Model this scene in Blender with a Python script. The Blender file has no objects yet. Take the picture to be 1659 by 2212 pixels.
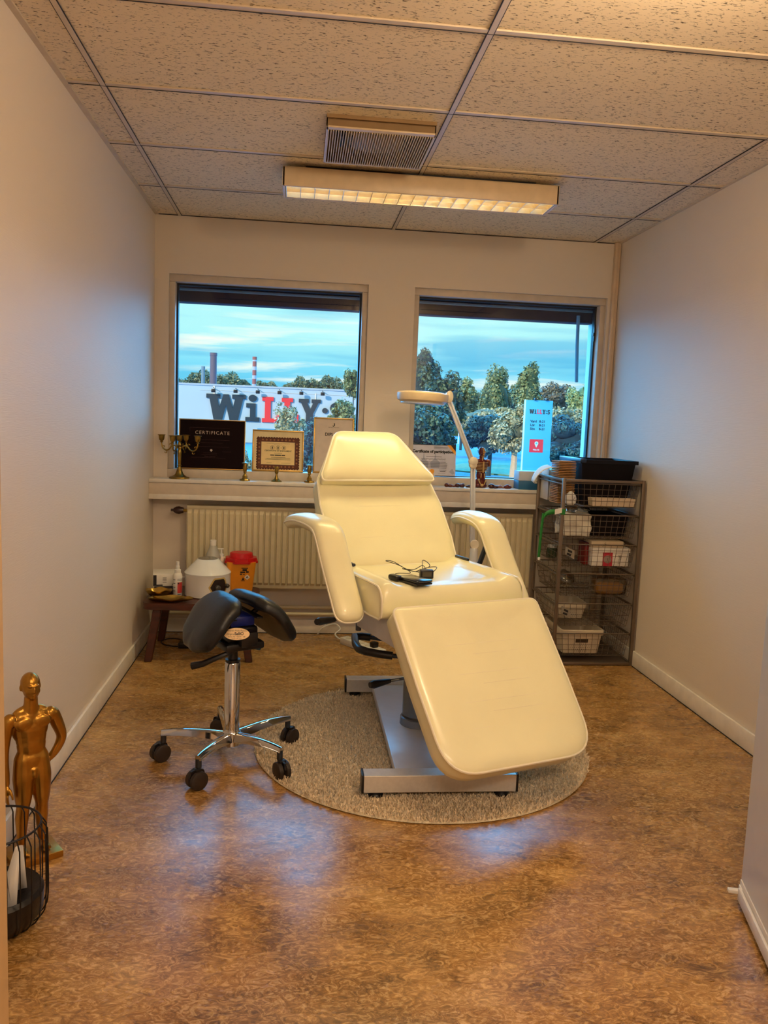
import bpy, bmesh, math, random
from mathutils import Vector, Matrix, noise
import numpy as np
PI = math.pi
S = bpy.context.scene
COL = S.collection
random.seed(7)
W, H = 2.69, 2.38            # room width (x) and height (z); window wall at y=0, room towards -y

# ---------------------------------------------------------------- camera
def make_camera():
    yaw, pitch, roll = -0.10888, -0.11255, 0.03915
    cy, sy, cp, sp = math.cos(yaw), math.sin(yaw), math.cos(pitch), math.sin(pitch)
    f = Vector((-sy*cp, cy*cp, sp)); r = Vector((cy, sy, 0)); u = r.cross(f)
    cr, sr = math.cos(roll), math.sin(roll)
    r2 = cr*r + sr*u; u2 = -sr*r + cr*u
    cam = bpy.data.cameras.new('camera'); o = bpy.data.objects.new('camera', cam); COL.objects.link(o)
    M = Matrix((r2, u2, -f)).transposed().to_4x4(); M.translation = Vector((0.8288, -4.7157, 1.2803))
    o.matrix_world = M
    cam.sensor_fit = 'VERTICAL'; cam.sensor_height = 36.0; cam.lens = 36.0*1727.4/2212.0
    cam.clip_start = 0.05; cam.clip_end = 1000
    S.camera = o
make_camera()
S.view_settings.view_transform = 'Standard'
try: S.view_settings.look = 'None'
except Exception: pass
S.view_settings.gamma = 1.0
S.view_settings.use_curve_mapping = False
S.view_settings.exposure = 0.12

# ---------------------------------------------------------------- colour + world
def lin(c):
    c = c/255.0
    return c/12.92 if c <= 0.04045 else ((c+0.055)/1.055)**2.4
def C3(r, g, b): return (lin(r), lin(g), lin(b), 1.0)

def make_world():
    w = bpy.data.worlds.new('sky'); S.world = w; w.use_nodes = True
    nt = w.node_tree; N = nt.nodes; L = nt.links; N.clear()
    out = N.new('ShaderNodeOutputWorld'); bg = N.new('ShaderNodeBackground')
    tc = N.new('ShaderNodeTexCoord'); sep = N.new('ShaderNodeSeparateXYZ')
    L.new(tc.outputs['Generated'], sep.inputs[0])
    ramp = N.new('ShaderNodeValToRGB'); L.new(sep.outputs['Z'], ramp.inputs[0])
    e = ramp.color_ramp.elements
    e[0].position = 0.0; e[0].color = C3(110, 190, 220)
    e[1].position = 1.0; e[1].color = C3(90, 170, 225)
    for p, c in ((0.03, (70, 175, 215)), (0.06, (110, 200, 225)), (0.10, (160, 224, 226)), (0.3, (165, 226, 232))):
        k = e.new(p); k.color = C3(*c)
    mp = N.new('ShaderNodeMapping'); mp.inputs['Scale'].default_value = (2.6, 2.6, 30.0)
    L.new(tc.outputs['Generated'], mp.inputs[0])
    nz = N.new('ShaderNodeTexNoise'); nz.inputs['Scale'].default_value = 1.6; nz.inputs['Detail'].default_value = 6
    nz.inputs['Roughness'].default_value = .55; nz.inputs['Distortion'].default_value = .4
    L.new(mp.outputs[0], nz.inputs[0])
    cr = N.new('ShaderNodeValToRGB'); L.new(nz.outputs[0], cr.inputs[0])
    cr.color_ramp.elements[0].position = .55; cr.color_ramp.elements[0].color = (0, 0, 0, 1)
    cr.color_ramp.elements[1].position = .70; cr.color_ramp.elements[1].color = (1, 1, 1, 1)
    # cloud bands stay low over the horizon
    band = N.new('ShaderNodeValToRGB'); L.new(sep.outputs['Z'], band.inputs[0])
    be = band.color_ramp.elements
    be[0].position = 0.0; be[0].color = (.3, .3, .3, 1); be[1].position = .2; be[1].color = (0, 0, 0, 1)
    k = be.new(.07); k.color = (1, 1, 1, 1)
    mu = N.new('ShaderNodeMath'); mu.operation = 'MULTIPLY'; L.new(cr.outputs[0], mu.inputs[0]); L.new(band.outputs[0], mu.inputs[1])
    mx = N.new('ShaderNodeMixRGB'); L.new(mu.outputs[0], mx.inputs[0]); L.new(ramp.outputs[0], mx.inputs[1]); mx.inputs[2].default_value = C3(232, 238, 222)
    nz2 = N.new('ShaderNodeTexNoise'); nz2.inputs['Scale'].default_value = 1.1; nz2.inputs['Detail'].default_value = 4
    mp2 = N.new('ShaderNodeMapping'); mp2.inputs['Scale'].default_value = (2.5, 2.5, 30.0); mp2.inputs['Location'].default_value = (3, 1, 5)
    L.new(tc.outputs['Generated'], mp2.inputs[0]); L.new(mp2.outputs[0], nz2.inputs[0])
    cr2 = N.new('ShaderNodeValToRGB'); L.new(nz2.outputs[0], cr2.inputs[0])
    cr2.color_ramp.elements[0].position = .47; cr2.color_ramp.elements[0].color = (0, 0, 0, 1)
    cr2.color_ramp.elements[1].position = .62; cr2.color_ramp.elements[1].color = (.8, .8, .8, 1)
    mu2 = N.new('ShaderNodeMath'); mu2.operation = 'MULTIPLY'; L.new(cr2.outputs[0], mu2.inputs[0]); L.new(band.outputs[0], mu2.inputs[1])
    mx2 = N.new('ShaderNodeMixRGB'); L.new(mu2.outputs[0], mx2.inputs[0]); L.new(mx.outputs[0], mx2.inputs[1]); mx2.inputs[2].default_value = C3(60, 165, 210)
    L.new(mx2.outputs[0], bg.inputs[0]); bg.inputs[1].default_value = 1.25
    L.new(bg.outputs[0], out.inputs[0])
make_world()

def sun(name, color, strength, angle_deg, direction):
    l = bpy.data.lights.new(name, 'SUN'); l.color = color; l.energy = strength; l.angle = math.radians(angle_deg)
    o = bpy.data.objects.new(name, l); COL.objects.link(o)
    o.rotation_euler = Vector(direction).to_track_quat('-Z', 'Y').to_euler(); o.location = (0, 6, 6)
    return o
# evening sun from behind the building (lights the trees and the shop front) and broad blue skylight
sun('sun', (1.0, .84, .58), 3.4, 1.0, (.62, .75, -.38))
sun('sky_light', (.04, .45, 1.0), 20.0, 140, (.03, -1.0, -.30))
# warm room lamp in the hall behind the doorway
def area(name, loc, size, color, power, rot=(0, 0, 0), size_y=None):
    l = bpy.data.lights.new(name, 'AREA'); l.color = color; l.energy = power; l.size = size
    if size_y: l.shape = 'RECTANGLE'; l.size_y = size_y
    o = bpy.data.objects.new(name, l); COL.objects.link(o); o.location = loc; o.rotation_euler = rot
    return o
area('hall_lamp_light', (1.3, -5.3, 2.33), 1.6, (1.0, .77, .54), 60, (0, 0, 0), .6)

# ---------------------------------------------------------------- materials
MATS = {}
def mat(name, col, rough=.5, metal=0, var=.06, vscale=20, bump=.0, bscale=60, coat=0, spec=.5, emit=None, estr=1, trans=0, stretch=(1, 1, 1)):
    if name in MATS: return MATS[name]
    m = bpy.data.materials.new(name); m.use_nodes = True; nt = m.node_tree; N = nt.nodes; L = nt.links
    b = N['Principled BSDF']; b.inputs['Roughness'].default_value = rough; b.inputs['Metallic'].default_value = metal
    b.inputs['Specular IOR Level'].default_value = spec
    b.inputs['Coat Weight'].default_value = coat; b.inputs['Coat Roughness'].default_value = .12
    if trans: b.inputs['Transmission Weight'].default_value = trans
    tc = N.new('ShaderNodeTexCoord'); mp = N.new('ShaderNodeMapping'); mp.inputs['Scale'].default_value = stretch
    L.new(tc.outputs['Object'], mp.inputs[0])
    nz = N.new('ShaderNodeTexNoise'); nz.inputs['Scale'].default_value = vscale; nz.inputs['Detail'].default_value = 4
    L.new(mp.outputs[0], nz.inputs[0])
    r = N.new('ShaderNodeValToRGB'); L.new(nz.outputs[0], r.inputs[0])
    c = col
    r.color_ramp.elements[0].position = .3; r.color_ramp.elements[0].color = tuple(max(0, x*(1-var)) for x in c[:3])+(1,)
    r.color_ramp.elements[1].position = .7; r.color_ramp.elements[1].color = tuple(min(1, x*(1+var)) for x in c[:3])+(1,)
    L.new(r.outputs[0], b.inputs['Base Color'])
    if bump:
        n2 = N.new('ShaderNodeTexNoise'); n2.inputs['Scale'].default_value = bscale; n2.inputs['Detail'].default_value = 5
        L.new(mp.outputs[0], n2.inputs[0]); bp = N.new('ShaderNodeBump'); bp.inputs['Strength'].default_value = bump
        bp.inputs['Distance'].default_value = .004
        L.new(n2.outputs[0], bp.inputs['Height']); L.new(bp.outputs[0], b.inputs['Normal'])
    if emit:
        b.inputs['Emission Color'].default_value = emit; b.inputs['Emission Strength'].default_value = estr
    MATS[name] = m; return m

def wall_mat():
    m = bpy.data.materials.new('woven_wallpaper'); m.use_nodes = True; nt = m.node_tree; N = nt.nodes; L = nt.links
    b = N['Principled BSDF']; b.inputs['Base Color'].default_value = C3(226, 213, 197); b.inputs['Roughness'].default_value = .55
    b.inputs['Specular IOR Level'].default_value = .3
    g = N.new('ShaderNodeNewGeometry'); mp = N.new('ShaderNodeMapping'); mp.inputs['Scale'].default_value = (18, 18, 300)
    L.new(g.outputs['Position'], mp.inputs[0]); nz = N.new('ShaderNodeTexNoise'); nz.inputs['Scale'].default_value = 1; nz.inputs['Detail'].default_value = 3
    L.new(mp.outputs[0], nz.inputs[0]); bp = N.new('ShaderNodeBump'); bp.inputs['Strength'].default_value = .35; bp.inputs['Distance'].default_value = .0015
    L.new(nz.outputs[0], bp.inputs['Height']); L.new(bp.outputs[0], b.inputs['Normal']); return m
def floor_mat():
    m = bpy.data.materials.new('marbled_linoleum'); m.use_nodes = True; nt = m.node_tree; N = nt.nodes; L = nt.links
    b = N['Principled BSDF']
    g = N.new('ShaderNodeNewGeometry'); mp = N.new('ShaderNodeMapping'); mp.inputs['Rotation'].default_value = (0, 0, .5); mp.inputs['Scale'].default_value = (1, 1.7, 1)
    L.new(g.outputs['Position'], mp.inputs[0])
    def nz(sc, det, dis, ro=.6):
        n = N.new('ShaderNodeTexNoise'); n.inputs['Scale'].default_value = sc; n.inputs['Detail'].default_value = det; n.inputs['Distortion'].default_value = dis
        n.inputs['Roughness'].default_value = ro; L.new(mp.outputs[0], n.inputs[0]); return n
    def ramp(n, *st):
        r = N.new('ShaderNodeValToRGB'); L.new(n.outputs[0], r.inputs[0]); e = r.color_ramp.elements
        e[0].position, e[0].color = st[0]; e[1].position, e[1].color = st[-1]
        for p, c in st[1:-1]: k = e.new(p); k.color = c
        return r
    base = ramp(nz(2.6, 9, 1.2, .62), (.34, C3(86, 60, 30)), (.44, C3(136, 98, 48)), (.54, C3(168, 124, 66)), (.66, C3(200, 160, 100)))
    fine = ramp(nz(26, 6, 2.5, .7), (.36, C3(66, 42, 18)), (.5, C3(160, 114, 58)), (.62, C3(232, 190, 128)))
    mx = N.new('ShaderNodeMixRGB'); mx.inputs[0].default_value = .5; L.new(base.outputs[0], mx.inputs[1]); L.new(fine.outputs[0], mx.inputs[2])
    n3 = nz(9, 8, 3.5, .65); vein = ramp(n3, (.50, (0, 0, 0, 1)), (.515, (1, 1, 1, 1)), (.53, (0, 0, 0, 1)))
    n4 = ramp(nz(3.3, 3, .5), (.48, (0, 0, 0, 1)), (.6, (1, 1, 1, 1)))
    mu = N.new('ShaderNodeMath'); mu.operation = 'MULTIPLY'; L.new(vein.outputs[0], mu.inputs[0]); L.new(n4.outputs[0], mu.inputs[1])
    mu2 = N.new('ShaderNodeMath'); mu2.operation = 'MULTIPLY'; L.new(mu.outputs[0], mu2.inputs[0]); mu2.inputs[1].default_value = .75
    m2 = N.new('ShaderNodeMixRGB'); L.new(mu2.outputs[0], m2.inputs[0]); L.new(mx.outputs[0], m2.inputs[1]); m2.inputs[2].default_value = C3(84, 48, 28)
    L.new(m2.outputs[0], b.inputs['Base Color'])
    rr = ramp(nz(5, 4, 0), (.3, (.20, .20, .20, 1)), (.7, (.34, .34, .34, 1))); L.new(rr.outputs[0], b.inputs['Roughness'])
    b.inputs['Specular IOR Level'].default_value = .55
    bp = N.new('ShaderNodeBump'); bp.inputs['Strength'].default_value = .12; bp.inputs['Distance'].default_value = .002
    L.new(nz(30, 3, 0).outputs[0], bp.inputs['Height']); L.new(bp.outputs[0], b.inputs['Normal'])
    return m
def tile_mat():
    m = bpy.data.materials.new('fissured_mineral_tile'); m.use_nodes = True; nt = m.node_tree; N = nt.nodes; L = nt.links
    b = N['Principled BSDF']; b.inputs['Roughness'].default_value = .9
    g = N.new('ShaderNodeNewGeometry'); mp = N.new('ShaderNodeMapping'); mp.inputs['Scale'].default_value = (70, 190, 1)
    L.new(g.outputs['Position'], mp.inputs[0])
    n = N.new('ShaderNodeTexNoise'); n.inputs['Scale'].default_value = 1; n.inputs['Detail'].default_value = 3; n.inputs['Distortion'].default_value = .6
    L.new(mp.outputs[0], n.inputs[0])
    r = N.new('ShaderNodeValToRGB'); L.new(n.outputs[0], r.inputs[0]); e = r.color_ramp.elements
    e[0].position = .32; e[0].color = C3(104, 88, 68); e[1].position = .42; e[1].color = C3(236, 218, 188)
    L.new(r.outputs[0], b.inputs['Base Color'])
    bp = N.new('ShaderNodeBump'); bp.inputs['Strength'].default_value = .6; bp.inputs['Distance'].default_value = .003
    L.new(r.outputs[0], bp.inputs['Height']); L.new(bp.outputs[0], b.inputs['Normal'])
    return m
def glass_mat(name, tint=(1, 1, 1, 1), rough=.0, fac=.06):
    m = bpy.data.materials.new(name); m.use_nodes = True; nt = m.node_tree; N = nt.nodes; L = nt.links; N.clear()
    o = N.new('ShaderNodeOutputMaterial'); t = N.new('ShaderNodeBsdfTransparent'); t.inputs[0].default_value = tint
    gl = N.new('ShaderNodeBsdfGlossy'); gl.inputs['Roughness'].default_value = rough
    mx = N.new('ShaderNodeMixShader'); fr = N.new('ShaderNodeFresnel'); fr.inputs[0].default_value = 1.45
    sc = N.new('ShaderNodeMath'); sc.operation = 'MULTIPLY'; sc.inputs[1].default_value = fac/.04; L.new(fr.outputs[0], sc.inputs[0])
    L.new(sc.outputs[0], mx.inputs[0]); L.new(t.outputs[0], mx.inputs[1]); L.new(gl.outputs[0], mx.inputs[2]); L.new(mx.outputs[0], o.inputs[0])
    return m
M_wall = wall_mat(); M_floor = floor_mat(); M_tile = tile_mat()
M_white = mat('white_paint', C3(225, 218, 208), .38, bump=.05)
M_trimw = mat('baseboard_paint', C3(238, 230, 218), .4)
M_frame = mat('window_frame_paint', C3(205, 190, 172), .4)
M_black = mat('black_plastic', C3(20, 16, 18), .35)
M_gasket = mat('gasket_rubber', C3(14, 14, 24), .5)
M_pane = glass_mat('window_glass', (1, 1, 1, 1), 0, .035)
M_brass = mat('aged_brass', C3(158, 128, 62), .32, 1, .25, 30, bump=.1)
M_gold = mat('gold_paint', C3(178, 130, 54), .3, .92, .18, 18, bump=.2, bscale=55)
M_goldframe = mat('gilt_frame', C3(190, 152, 84), .35, .8, .1)
M_vinyl = mat('cream_vinyl', C3(238, 231, 190), .33, 0, .03, 6, bump=.06, bscale=220, coat=.25)
M_piping = mat('vinyl_piping', C3(236, 228, 205), .35, 0, .03)
M_vinylback = mat('vinyl_side', C3(214, 204, 178), .42, 0, .03)
M_steelw = mat('powder_coated_steel', C3(205, 205, 210), .3, .1, .04)
M_alu = mat('brushed_aluminium', C3(214, 208, 200), .36, .35, .05, 80)
M_chrome = mat('polished_chrome', C3(210, 208, 205), .07, 1, .02)
M_darksteel = mat('dark_steel', C3(70, 74, 84), .3, .8)
M_rad = mat('radiator_enamel', C3(206, 192, 158), .35, 0, .04)
M_dkwood = mat('dark_stained_wood', C3(72, 30, 16), .38, 0, .35, 9, bump=.15, bscale=40, stretch=(1, 6, 6))
M_leather = mat('black_leather', C3(9, 10, 16), .38, 0, .1, 40, bump=.15, bscale=260)
M_wire = mat('grey_coated_wire', C3(120, 104, 90), .4, .55)
M_blackwire = mat('black_wire', C3(18, 12, 14), .45)
M_paper = mat('white_paper', C3(228, 222, 214), .7, 0, .03)
M_plasticw = mat('white_plastic', C3(226, 222, 216), .3, 0, .02)
M_red = mat('red_plastic', C3(190, 14, 20), .35)
M_orange = mat('orange_plastic', C3(226, 140, 24), .4)
M_dkblue = mat('dark_navy_plastic', C3(18, 22, 40), .35)
M_ink = mat('printed_ink', C3(28, 24, 28), .6)

# ---------------------------------------------------------------- object helpers
def tag(o, label=None, cat=None, group=None, kind=None):
    if label: o['label'] = label
    if cat: o['category'] = cat
    if group: o['group'] = group
    if kind: o['kind'] = kind
    return o
def empty(name, loc=(0, 0, 0), rz=0, label=None, cat=None, group=None, kind=None):
    o = bpy.data.objects.new(name, None); COL.objects.link(o); o.location = loc; o.rotation_euler = (0, 0, rz)
    o.empty_display_size = .05
    return tag(o, label, cat, group, kind)
class B:
    """collects shapes in one mesh; coordinates are local to the object/parent"""
    def __init__(s): s.bm = bmesh.new(); s.M = Matrix.Identity(4)
    def T(s, v): return s.M @ Vector(v)
    def box(s, a, b, bev=0):
        x0, y0, z0 = a; x1, y1, z1 = b
        t = bmesh.new()
        vs = [t.verts.new((x, y, z)) for x in (x0, x1) for y in (y0, y1) for z in (z0, z1)]
        for f in ((0, 1, 3, 2), (4, 6, 7, 5), (0, 4, 5, 1), (2, 3, 7, 6), (0, 2, 6, 4), (1, 5, 7, 3)): t.faces.new([vs[i] for i in f])
        if bev: bmesh.ops.bevel(t, geom=list(t.edges), offset=bev, segments=2, affect='EDGES', profile=.5)
        s.merge(t); return s
    def merge(s, t):
        mp = {}
        for v in t.verts: mp[v] = s.bm.verts.new(s.T(v.co))
        for f in t.faces:
            try: nf = s.bm.faces.new([mp[v] for v in f.verts])
            except ValueError: pass
        t.free()
    def tube(s, pts, r, n=8, closed=False, cap=True):
        pts = [Vector(p) for p in pts]; k = len(pts)
        rad = r if isinstance(r, (list, tuple)) else [r]*k
        rings = []; prev = None
        for i, p in enumerate(pts):
            if closed: d = pts[(i+1) % k]-pts[i-1]
            else: d = pts[min(i+1, k-1)]-pts[max(i-1, 0)]
            if d.length < 1e-9: d = Vector((0, 0, 1))
            d.normalize()
            if prev is None:
                a = Vector((0, 0, 1)) if abs(d.z) < .9 else Vector((1, 0, 0))
                x = d.cross(a).normalized()
            else:
                x = (prev - d*prev.dot(d))
                x = x.normalized() if x.length > 1e-6 else d.orthogonal().normalized()
            prev = x; y = d.cross(x)
            rings.append([s.bm.verts.new(s.T(p + (x*math.cos(t)+y*math.sin(t))*rad[i])) for t in [2*PI*j/n for j in range(n)]])
        m = k if closed else k-1
        for i in range(m):
            a, b = rings[i], rings[(i+1) % k]
            for j in range(n): s.bm.faces.new((a[j], a[(j+1) % n], b[(j+1) % n], b[j]))
        if cap and not closed:
            s.bm.faces.new(rings[0][::-1]); s.bm.faces.new(rings[-1])
        return s
    def lathe(s, prof, n=24, c=(0, 0, 0), flat=1.0, cap=True):
        rings = []
        for r, z in prof:
            rings.append([s.bm.verts.new(s.T((c[0]+r*math.cos(t), c[1]+r*math.sin(t)*flat, c[2]+z))) for t in [2*PI*j/n for j in range(n)]])
        for a, b in zip(rings, rings[1:]):
            for j in range(n): s.bm.faces.new((a[j], a[(j+1) % n], b[(j+1) % n], b[j]))
        if cap:
            s.bm.faces.new(rings[0][::-1]); s.bm.faces.new(rings[-1])
        return s
    def prism(s, poly, z0, z1, mapf=None):
        """poly in (a,b), extruded z0..z1; mapf(a,b,c)->xyz"""
        mapf = mapf or (lambda a, b, c: (a, b, c))
        A = [s.bm.verts.new(s.T(mapf(a, b, z0))) for a, b in poly]; Bv = [s.bm.verts.new(s.T(mapf(a, b, z1))) for a, b in poly]
        n = len(poly)
        s.bm.faces.new(A[::-1]); s.bm.faces.new(Bv)
        for i in range(n): s.bm.faces.new((A[i], A[(i+1) % n], Bv[(i+1) % n], Bv[i]))
        return s
    def ell(s, c, r, n=12, rot=None):
        t = bmesh.new(); bmesh.ops.create_uvsphere(t, u_segments=n, v_segments=max(6, n//2+2), radius=1)
        R_ = rot.to_matrix().to_4x4() if rot else Matrix.Identity(4)
        bmesh.ops.transform(t, matrix=Matrix.Translation(c) @ R_ @ Matrix.Diagonal((r[0], r[1], r[2], 1)), verts=t.verts)
        s.merge(t); return s
    def mesh(s, name, m, smooth=None, angle=40):
        bmesh.ops.remove_doubles(s.bm, verts=s.bm.verts, dist=1e-6)
        bmesh.ops.recalc_face_normals(s.bm, faces=s.bm.faces)
        me = bpy.data.meshes.new(name); s.bm.to_mesh(me); s.bm.free()
        for x in (m if isinstance(m, (list, tuple)) else [m]): me.materials.append(x)
        if smooth is None or smooth:
            for p in me.polygons: p.use_smooth = True
            try: me.set_sharp_from_angle(angle=math.radians(angle))
            except Exception: pass
        return me
    def obj(s, name, m, parent=None, smooth=None, angle=40, label=None, cat=None, group=None, kind=None, loc=None):
        o = bpy.data.objects.new(name, s.mesh(name, m, smooth, angle)); COL.objects.link(o)
        if parent is not None: o.parent = parent
        if loc: o.location = loc
        return tag(o, label, cat, group, kind)
def raw(name, verts, faces, m, parent=None, **kw):
    me = bpy.data.meshes.new(name); me.from_pydata(verts, [], faces); me.materials.append(m); me.update()
    o = bpy.data.objects.new(name, me); COL.objects.link(o)
    if parent is not None: o.parent = parent
    return tag(o, **kw)
def kids(o): return [c for c in bpy.data.objects if c.parent == o]
def copy_tree(o, parent=None):
    c = o.copy(); COL.objects.link(c)
    if parent is not None: c.parent = parent
    for ch in kids(o): copy_tree(ch, c)
    return c
def rpoly(pts, radii, seg=6, step=.03):
    """polygon with rounded corners, resampled"""
    out = []; n = len(pts)
    for i in range(n):
        p0, p, p1 = Vector(pts[i-1]), Vector(pts[i]), Vector(pts[(i+1) % n]); r = radii[i] if isinstance(radii, (list, tuple)) else radii
        a = (p0-p).normalized(); b = (p1-p).normalized(); ang = a.angle(b); d = r/math.tan(ang/2) if r > 0 else 0
        d = min(d, (p0-p).length*.49, (p1-p).length*.49)
        s0 = p+a*d; s1 = p+b*d
        if r <= 0: out.append(p); continue
        for k in range(seg+1):
            t = k/seg; out.append(s0*(1-t)**2 + p*2*t*(1-t) + s1*t*t)
    res = []
    for i in range(len(out)):
        a, b = out[i], out[(i+1) % len(out)]; L_ = (b-a).length
        if L_ < 1e-6: continue
        k = max(1, int(L_/step))
        for j in range(k): res.append(a+(b-a)*(j/k))
    return [(p.x, p.y) for p in res]
def pad(bb, outl, med, top, bot, mapf):
    """cushion: outline rings shrunk towards a medial line. top/bot: lists (inset metres, height)"""
    def ring(ins, h):
        vs = []
        for p in outl:
            m = med(p); d = math.hypot(p[0]-m[0], p[1]-m[1]); k = max(0., 1-ins/d) if ins >= 0 else 0.
            q = (m[0]+(p[0]-m[0])*k, m[1]+(p[1]-m[1])*k)
            vs.append(bb.bm.verts.new(bb.T(mapf(q[0], q[1], h(q) if callable(h) else h))))
        return vs
    rows = [ring(i, h) for i, h in top[::-1]] + [ring(i, h) for i, h in bot]
    n = len(outl)
    for a, b in zip(rows, rows[1:]):
        for j in range(n):
            try: bb.bm.faces.new((a[j], a[(j+1) % n], b[(j+1) % n], b[j]))
            except ValueError: pass
    return bb
def text_to(bb, body, size, mapf, align='CENTER', extrude=0, space=1.0, offset=0.0, shear=0.0):
    """adds lettering (built-in font) to a builder; mapf(x, y, depth)"""
    cu = bpy.data.curves.new('t', 'FONT'); cu.body = body; cu.size = size; cu.align_x = align; cu.resolution_u = 2
    cu.space_character = space; cu.offset = offset; cu.extrude = extrude; cu.shear = shear; cu.fill_mode = 'BOTH' if extrude else 'FRONT'
    o = bpy.data.objects.new('t', cu); COL.objects.link(o)
    dg = bpy.context.evaluated_depsgraph_get(); dg.update(); me = bpy.data.meshes.new_from_object(o.evaluated_get(dg))
    vs = [bb.bm.verts.new(bb.T(mapf(v.co.x, v.co.y, v.co.z))) for v in me.vertices]
    for p in me.polygons:
        try: bb.bm.faces.new([vs[i] for i in p.vertices])
        except ValueError: pass
    bpy.data.objects.remove(o); bpy.data.curves.remove(cu); bpy.data.meshes.remove(me)
def remesh(bb, name, m, parent, voxel, smooth_it=4, **kw):
    me = bb.mesh(name, m); o = bpy.data.objects.new(name, me); COL.objects.link(o)
    md = o.modifiers.new('r', 'REMESH'); md.mode = 'VOXEL'; md.voxel_size = voxel; md.use_smooth_shade = True
    ms = o.modifiers.new('s', 'SMOOTH'); ms.factor = .5; ms.iterations = smooth_it
    dg = bpy.context.evaluated_depsgraph_get(); dg.update(); nm = bpy.data.meshes.new_from_object(o.evaluated_get(dg))
    o.modifiers.clear(); o.data = nm; nm.materials.clear()
    for x in (m if isinstance(m, (list, tuple)) else [m]): nm.materials.append(x)
    for p in nm.polygons: p.use_smooth = True
    if parent is not None: o.parent = parent
    return tag(o, **kw)
def arc(c, r, a0, a1, n, f):
    return [f(c[0]+r*math.cos(a0+(a1-a0)*i/n), c[1]+r*math.sin(a0+(a1-a0)*i/n)) for i in range(n+1)]

# ================================================================= ROOM SHELL
YF = -3.6      # doorway wall
B().box((-.15, -7.0, -.1), (W+1.5, .3, 0)).obj('floor', M_floor, kind='structure', smooth=False)
B().box((-.15, YF-.1, 0), (0, .3, H+.1)).obj('wall_left', M_wall, kind='structure', smooth=False)
B().box((W, YF-.1, 0), (W+.15, .3, H+.1)).obj('wall_right', M_wall, kind='structure', smooth=False)
WX = [(.078, 1.205), (1.475, 2.635)]; WZ0, WZ1 = .915, 2.062
b = B()
T0, T1 = 0, .3
b.box((0, T0, 0), (W, T1, WZ0)); b.box((0, T0, WZ1), (W, T1, H+.1))
b.box((0, T0, WZ0), (WX[0][0], T1, WZ1)); b.box((WX[0][1], T0, WZ0), (WX[1][0], T1, WZ1)); b.box((WX[1][1], T0, WZ0), (W, T1, WZ1))
b.obj('wall_back', M_wall, kind='structure', smooth=False)
# wall behind the camera with the doorway opening, and the hall behind it
DX0, DX1 = .428, 1.86
b = B(); b.box((0, YF-.1, 0), (DX0-.05, YF, H)); b.box((DX1+.05, YF-.1, 0), (W, YF, H)); b.box((DX0-.05, YF-.1, 2.12), (DX1+.05, YF, H))
b.obj('wall_front', M_wall, kind='structure', smooth=False)
b = B(); b.box((DX0-.05, YF-.12, 0), (DX0, YF+.015, 2.12)); b.box((DX1, YF-.12, 0), (DX1+.05, YF+.015, 2.12)); b.box((DX0-.05, YF-.12, 2.07), (DX1+.05, YF+.015, 2.12))
b.obj('trim_1', mat('door_frame_paint', C3(196, 160, 112), .45), kind='structure', smooth=False)
b = B(); b.box((-.15, -7.1, 0), (W+1.5, -7, H)); b.box((-.25, -7, 0), (-.15, YF-.1, H)); b.box((W+1.5, -7, 0), (W+1.6, YF-.1, H)); b.box((W+.15, YF-.1, 0), (W+1.5, YF, H))
b.obj('wall_hall', M_wall, kind='structure', smooth=False)
B().box((-.25, -7.1, H), (W+1.6, YF-.1, H+.1)).obj('ceiling_hall', M_white, kind='structure', smooth=False)

# baseboards
def baseboard(name, a, c):
    B().box(a, c, .004).obj(name, M_trimw, kind='structure')
baseboard('baseboard_left', (0, YF, 0), (.013, 0, .085))
baseboard('baseboard_right', (W-.013, YF, 0), (W, 0, .085))
baseboard('baseboard_back', (.013, -.013, 0), (W-.05, 0, .085))
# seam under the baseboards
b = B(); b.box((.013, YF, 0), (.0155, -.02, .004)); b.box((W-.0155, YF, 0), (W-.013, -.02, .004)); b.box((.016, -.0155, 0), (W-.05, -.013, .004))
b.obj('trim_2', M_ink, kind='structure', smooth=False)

# ceiling: grid bars and mineral tiles
GL, G0 = .135, .575
ceil = empty('ceiling', (0, 0, 0), kind='structure')
M_bar = mat('grid_bar_paint', C3(206, 190, 168), .45)
B().box((0, YF, H+.03), (W, 0, H+.1)).obj('ceiling_slab', M_white, ceil, smooth=False)
bw = .017
for gx in (GL, GL+1.2, GL+2.4):
    B().box((gx-bw/2, YF, H-.004), (gx+bw/2, 0, H+.006), .0008).obj('grid_bar', M_bar, ceil, smooth=False)
crossY = [-(G0+.6*k) for k in range(5)]
xs = [0.0, GL, GL+1.2, GL+2.4, W]
for cyy in crossY:
    for x0, x1 in zip(xs, xs[1:]):
        B().box((x0+(bw/2 if x0 else .02), cyy-.011, H-.003), (x1-bw/2, cyy+.011, H+.006), .0008).obj('cross_bar', M_bar, ceil, smooth=False)
b = B(); b.box((0, YF, H-.005), (.02, 0, H+.006)); b.box((W-.014, YF, H-.005), (W, 0, H+.006)); b.obj('edge_bar', M_bar, ceil, smooth=False)
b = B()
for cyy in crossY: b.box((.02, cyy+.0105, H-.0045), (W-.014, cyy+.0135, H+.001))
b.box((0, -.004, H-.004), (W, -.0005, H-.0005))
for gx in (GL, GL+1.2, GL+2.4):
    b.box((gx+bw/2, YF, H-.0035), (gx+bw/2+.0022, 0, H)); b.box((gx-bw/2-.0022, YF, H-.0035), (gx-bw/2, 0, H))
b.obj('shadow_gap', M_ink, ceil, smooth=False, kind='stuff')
yb = [0.0]+crossY+[YF]
for x0, x1 in zip(xs, xs[1:]):
    for y1, y0 in zip(yb, yb[1:]):
        B().box((x0+.004, y0+.006, H+.0015), (x1-.004, y1-.006, H+.02), .002).obj('ceiling_tile', M_tile, ceil, smooth=False)

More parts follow.
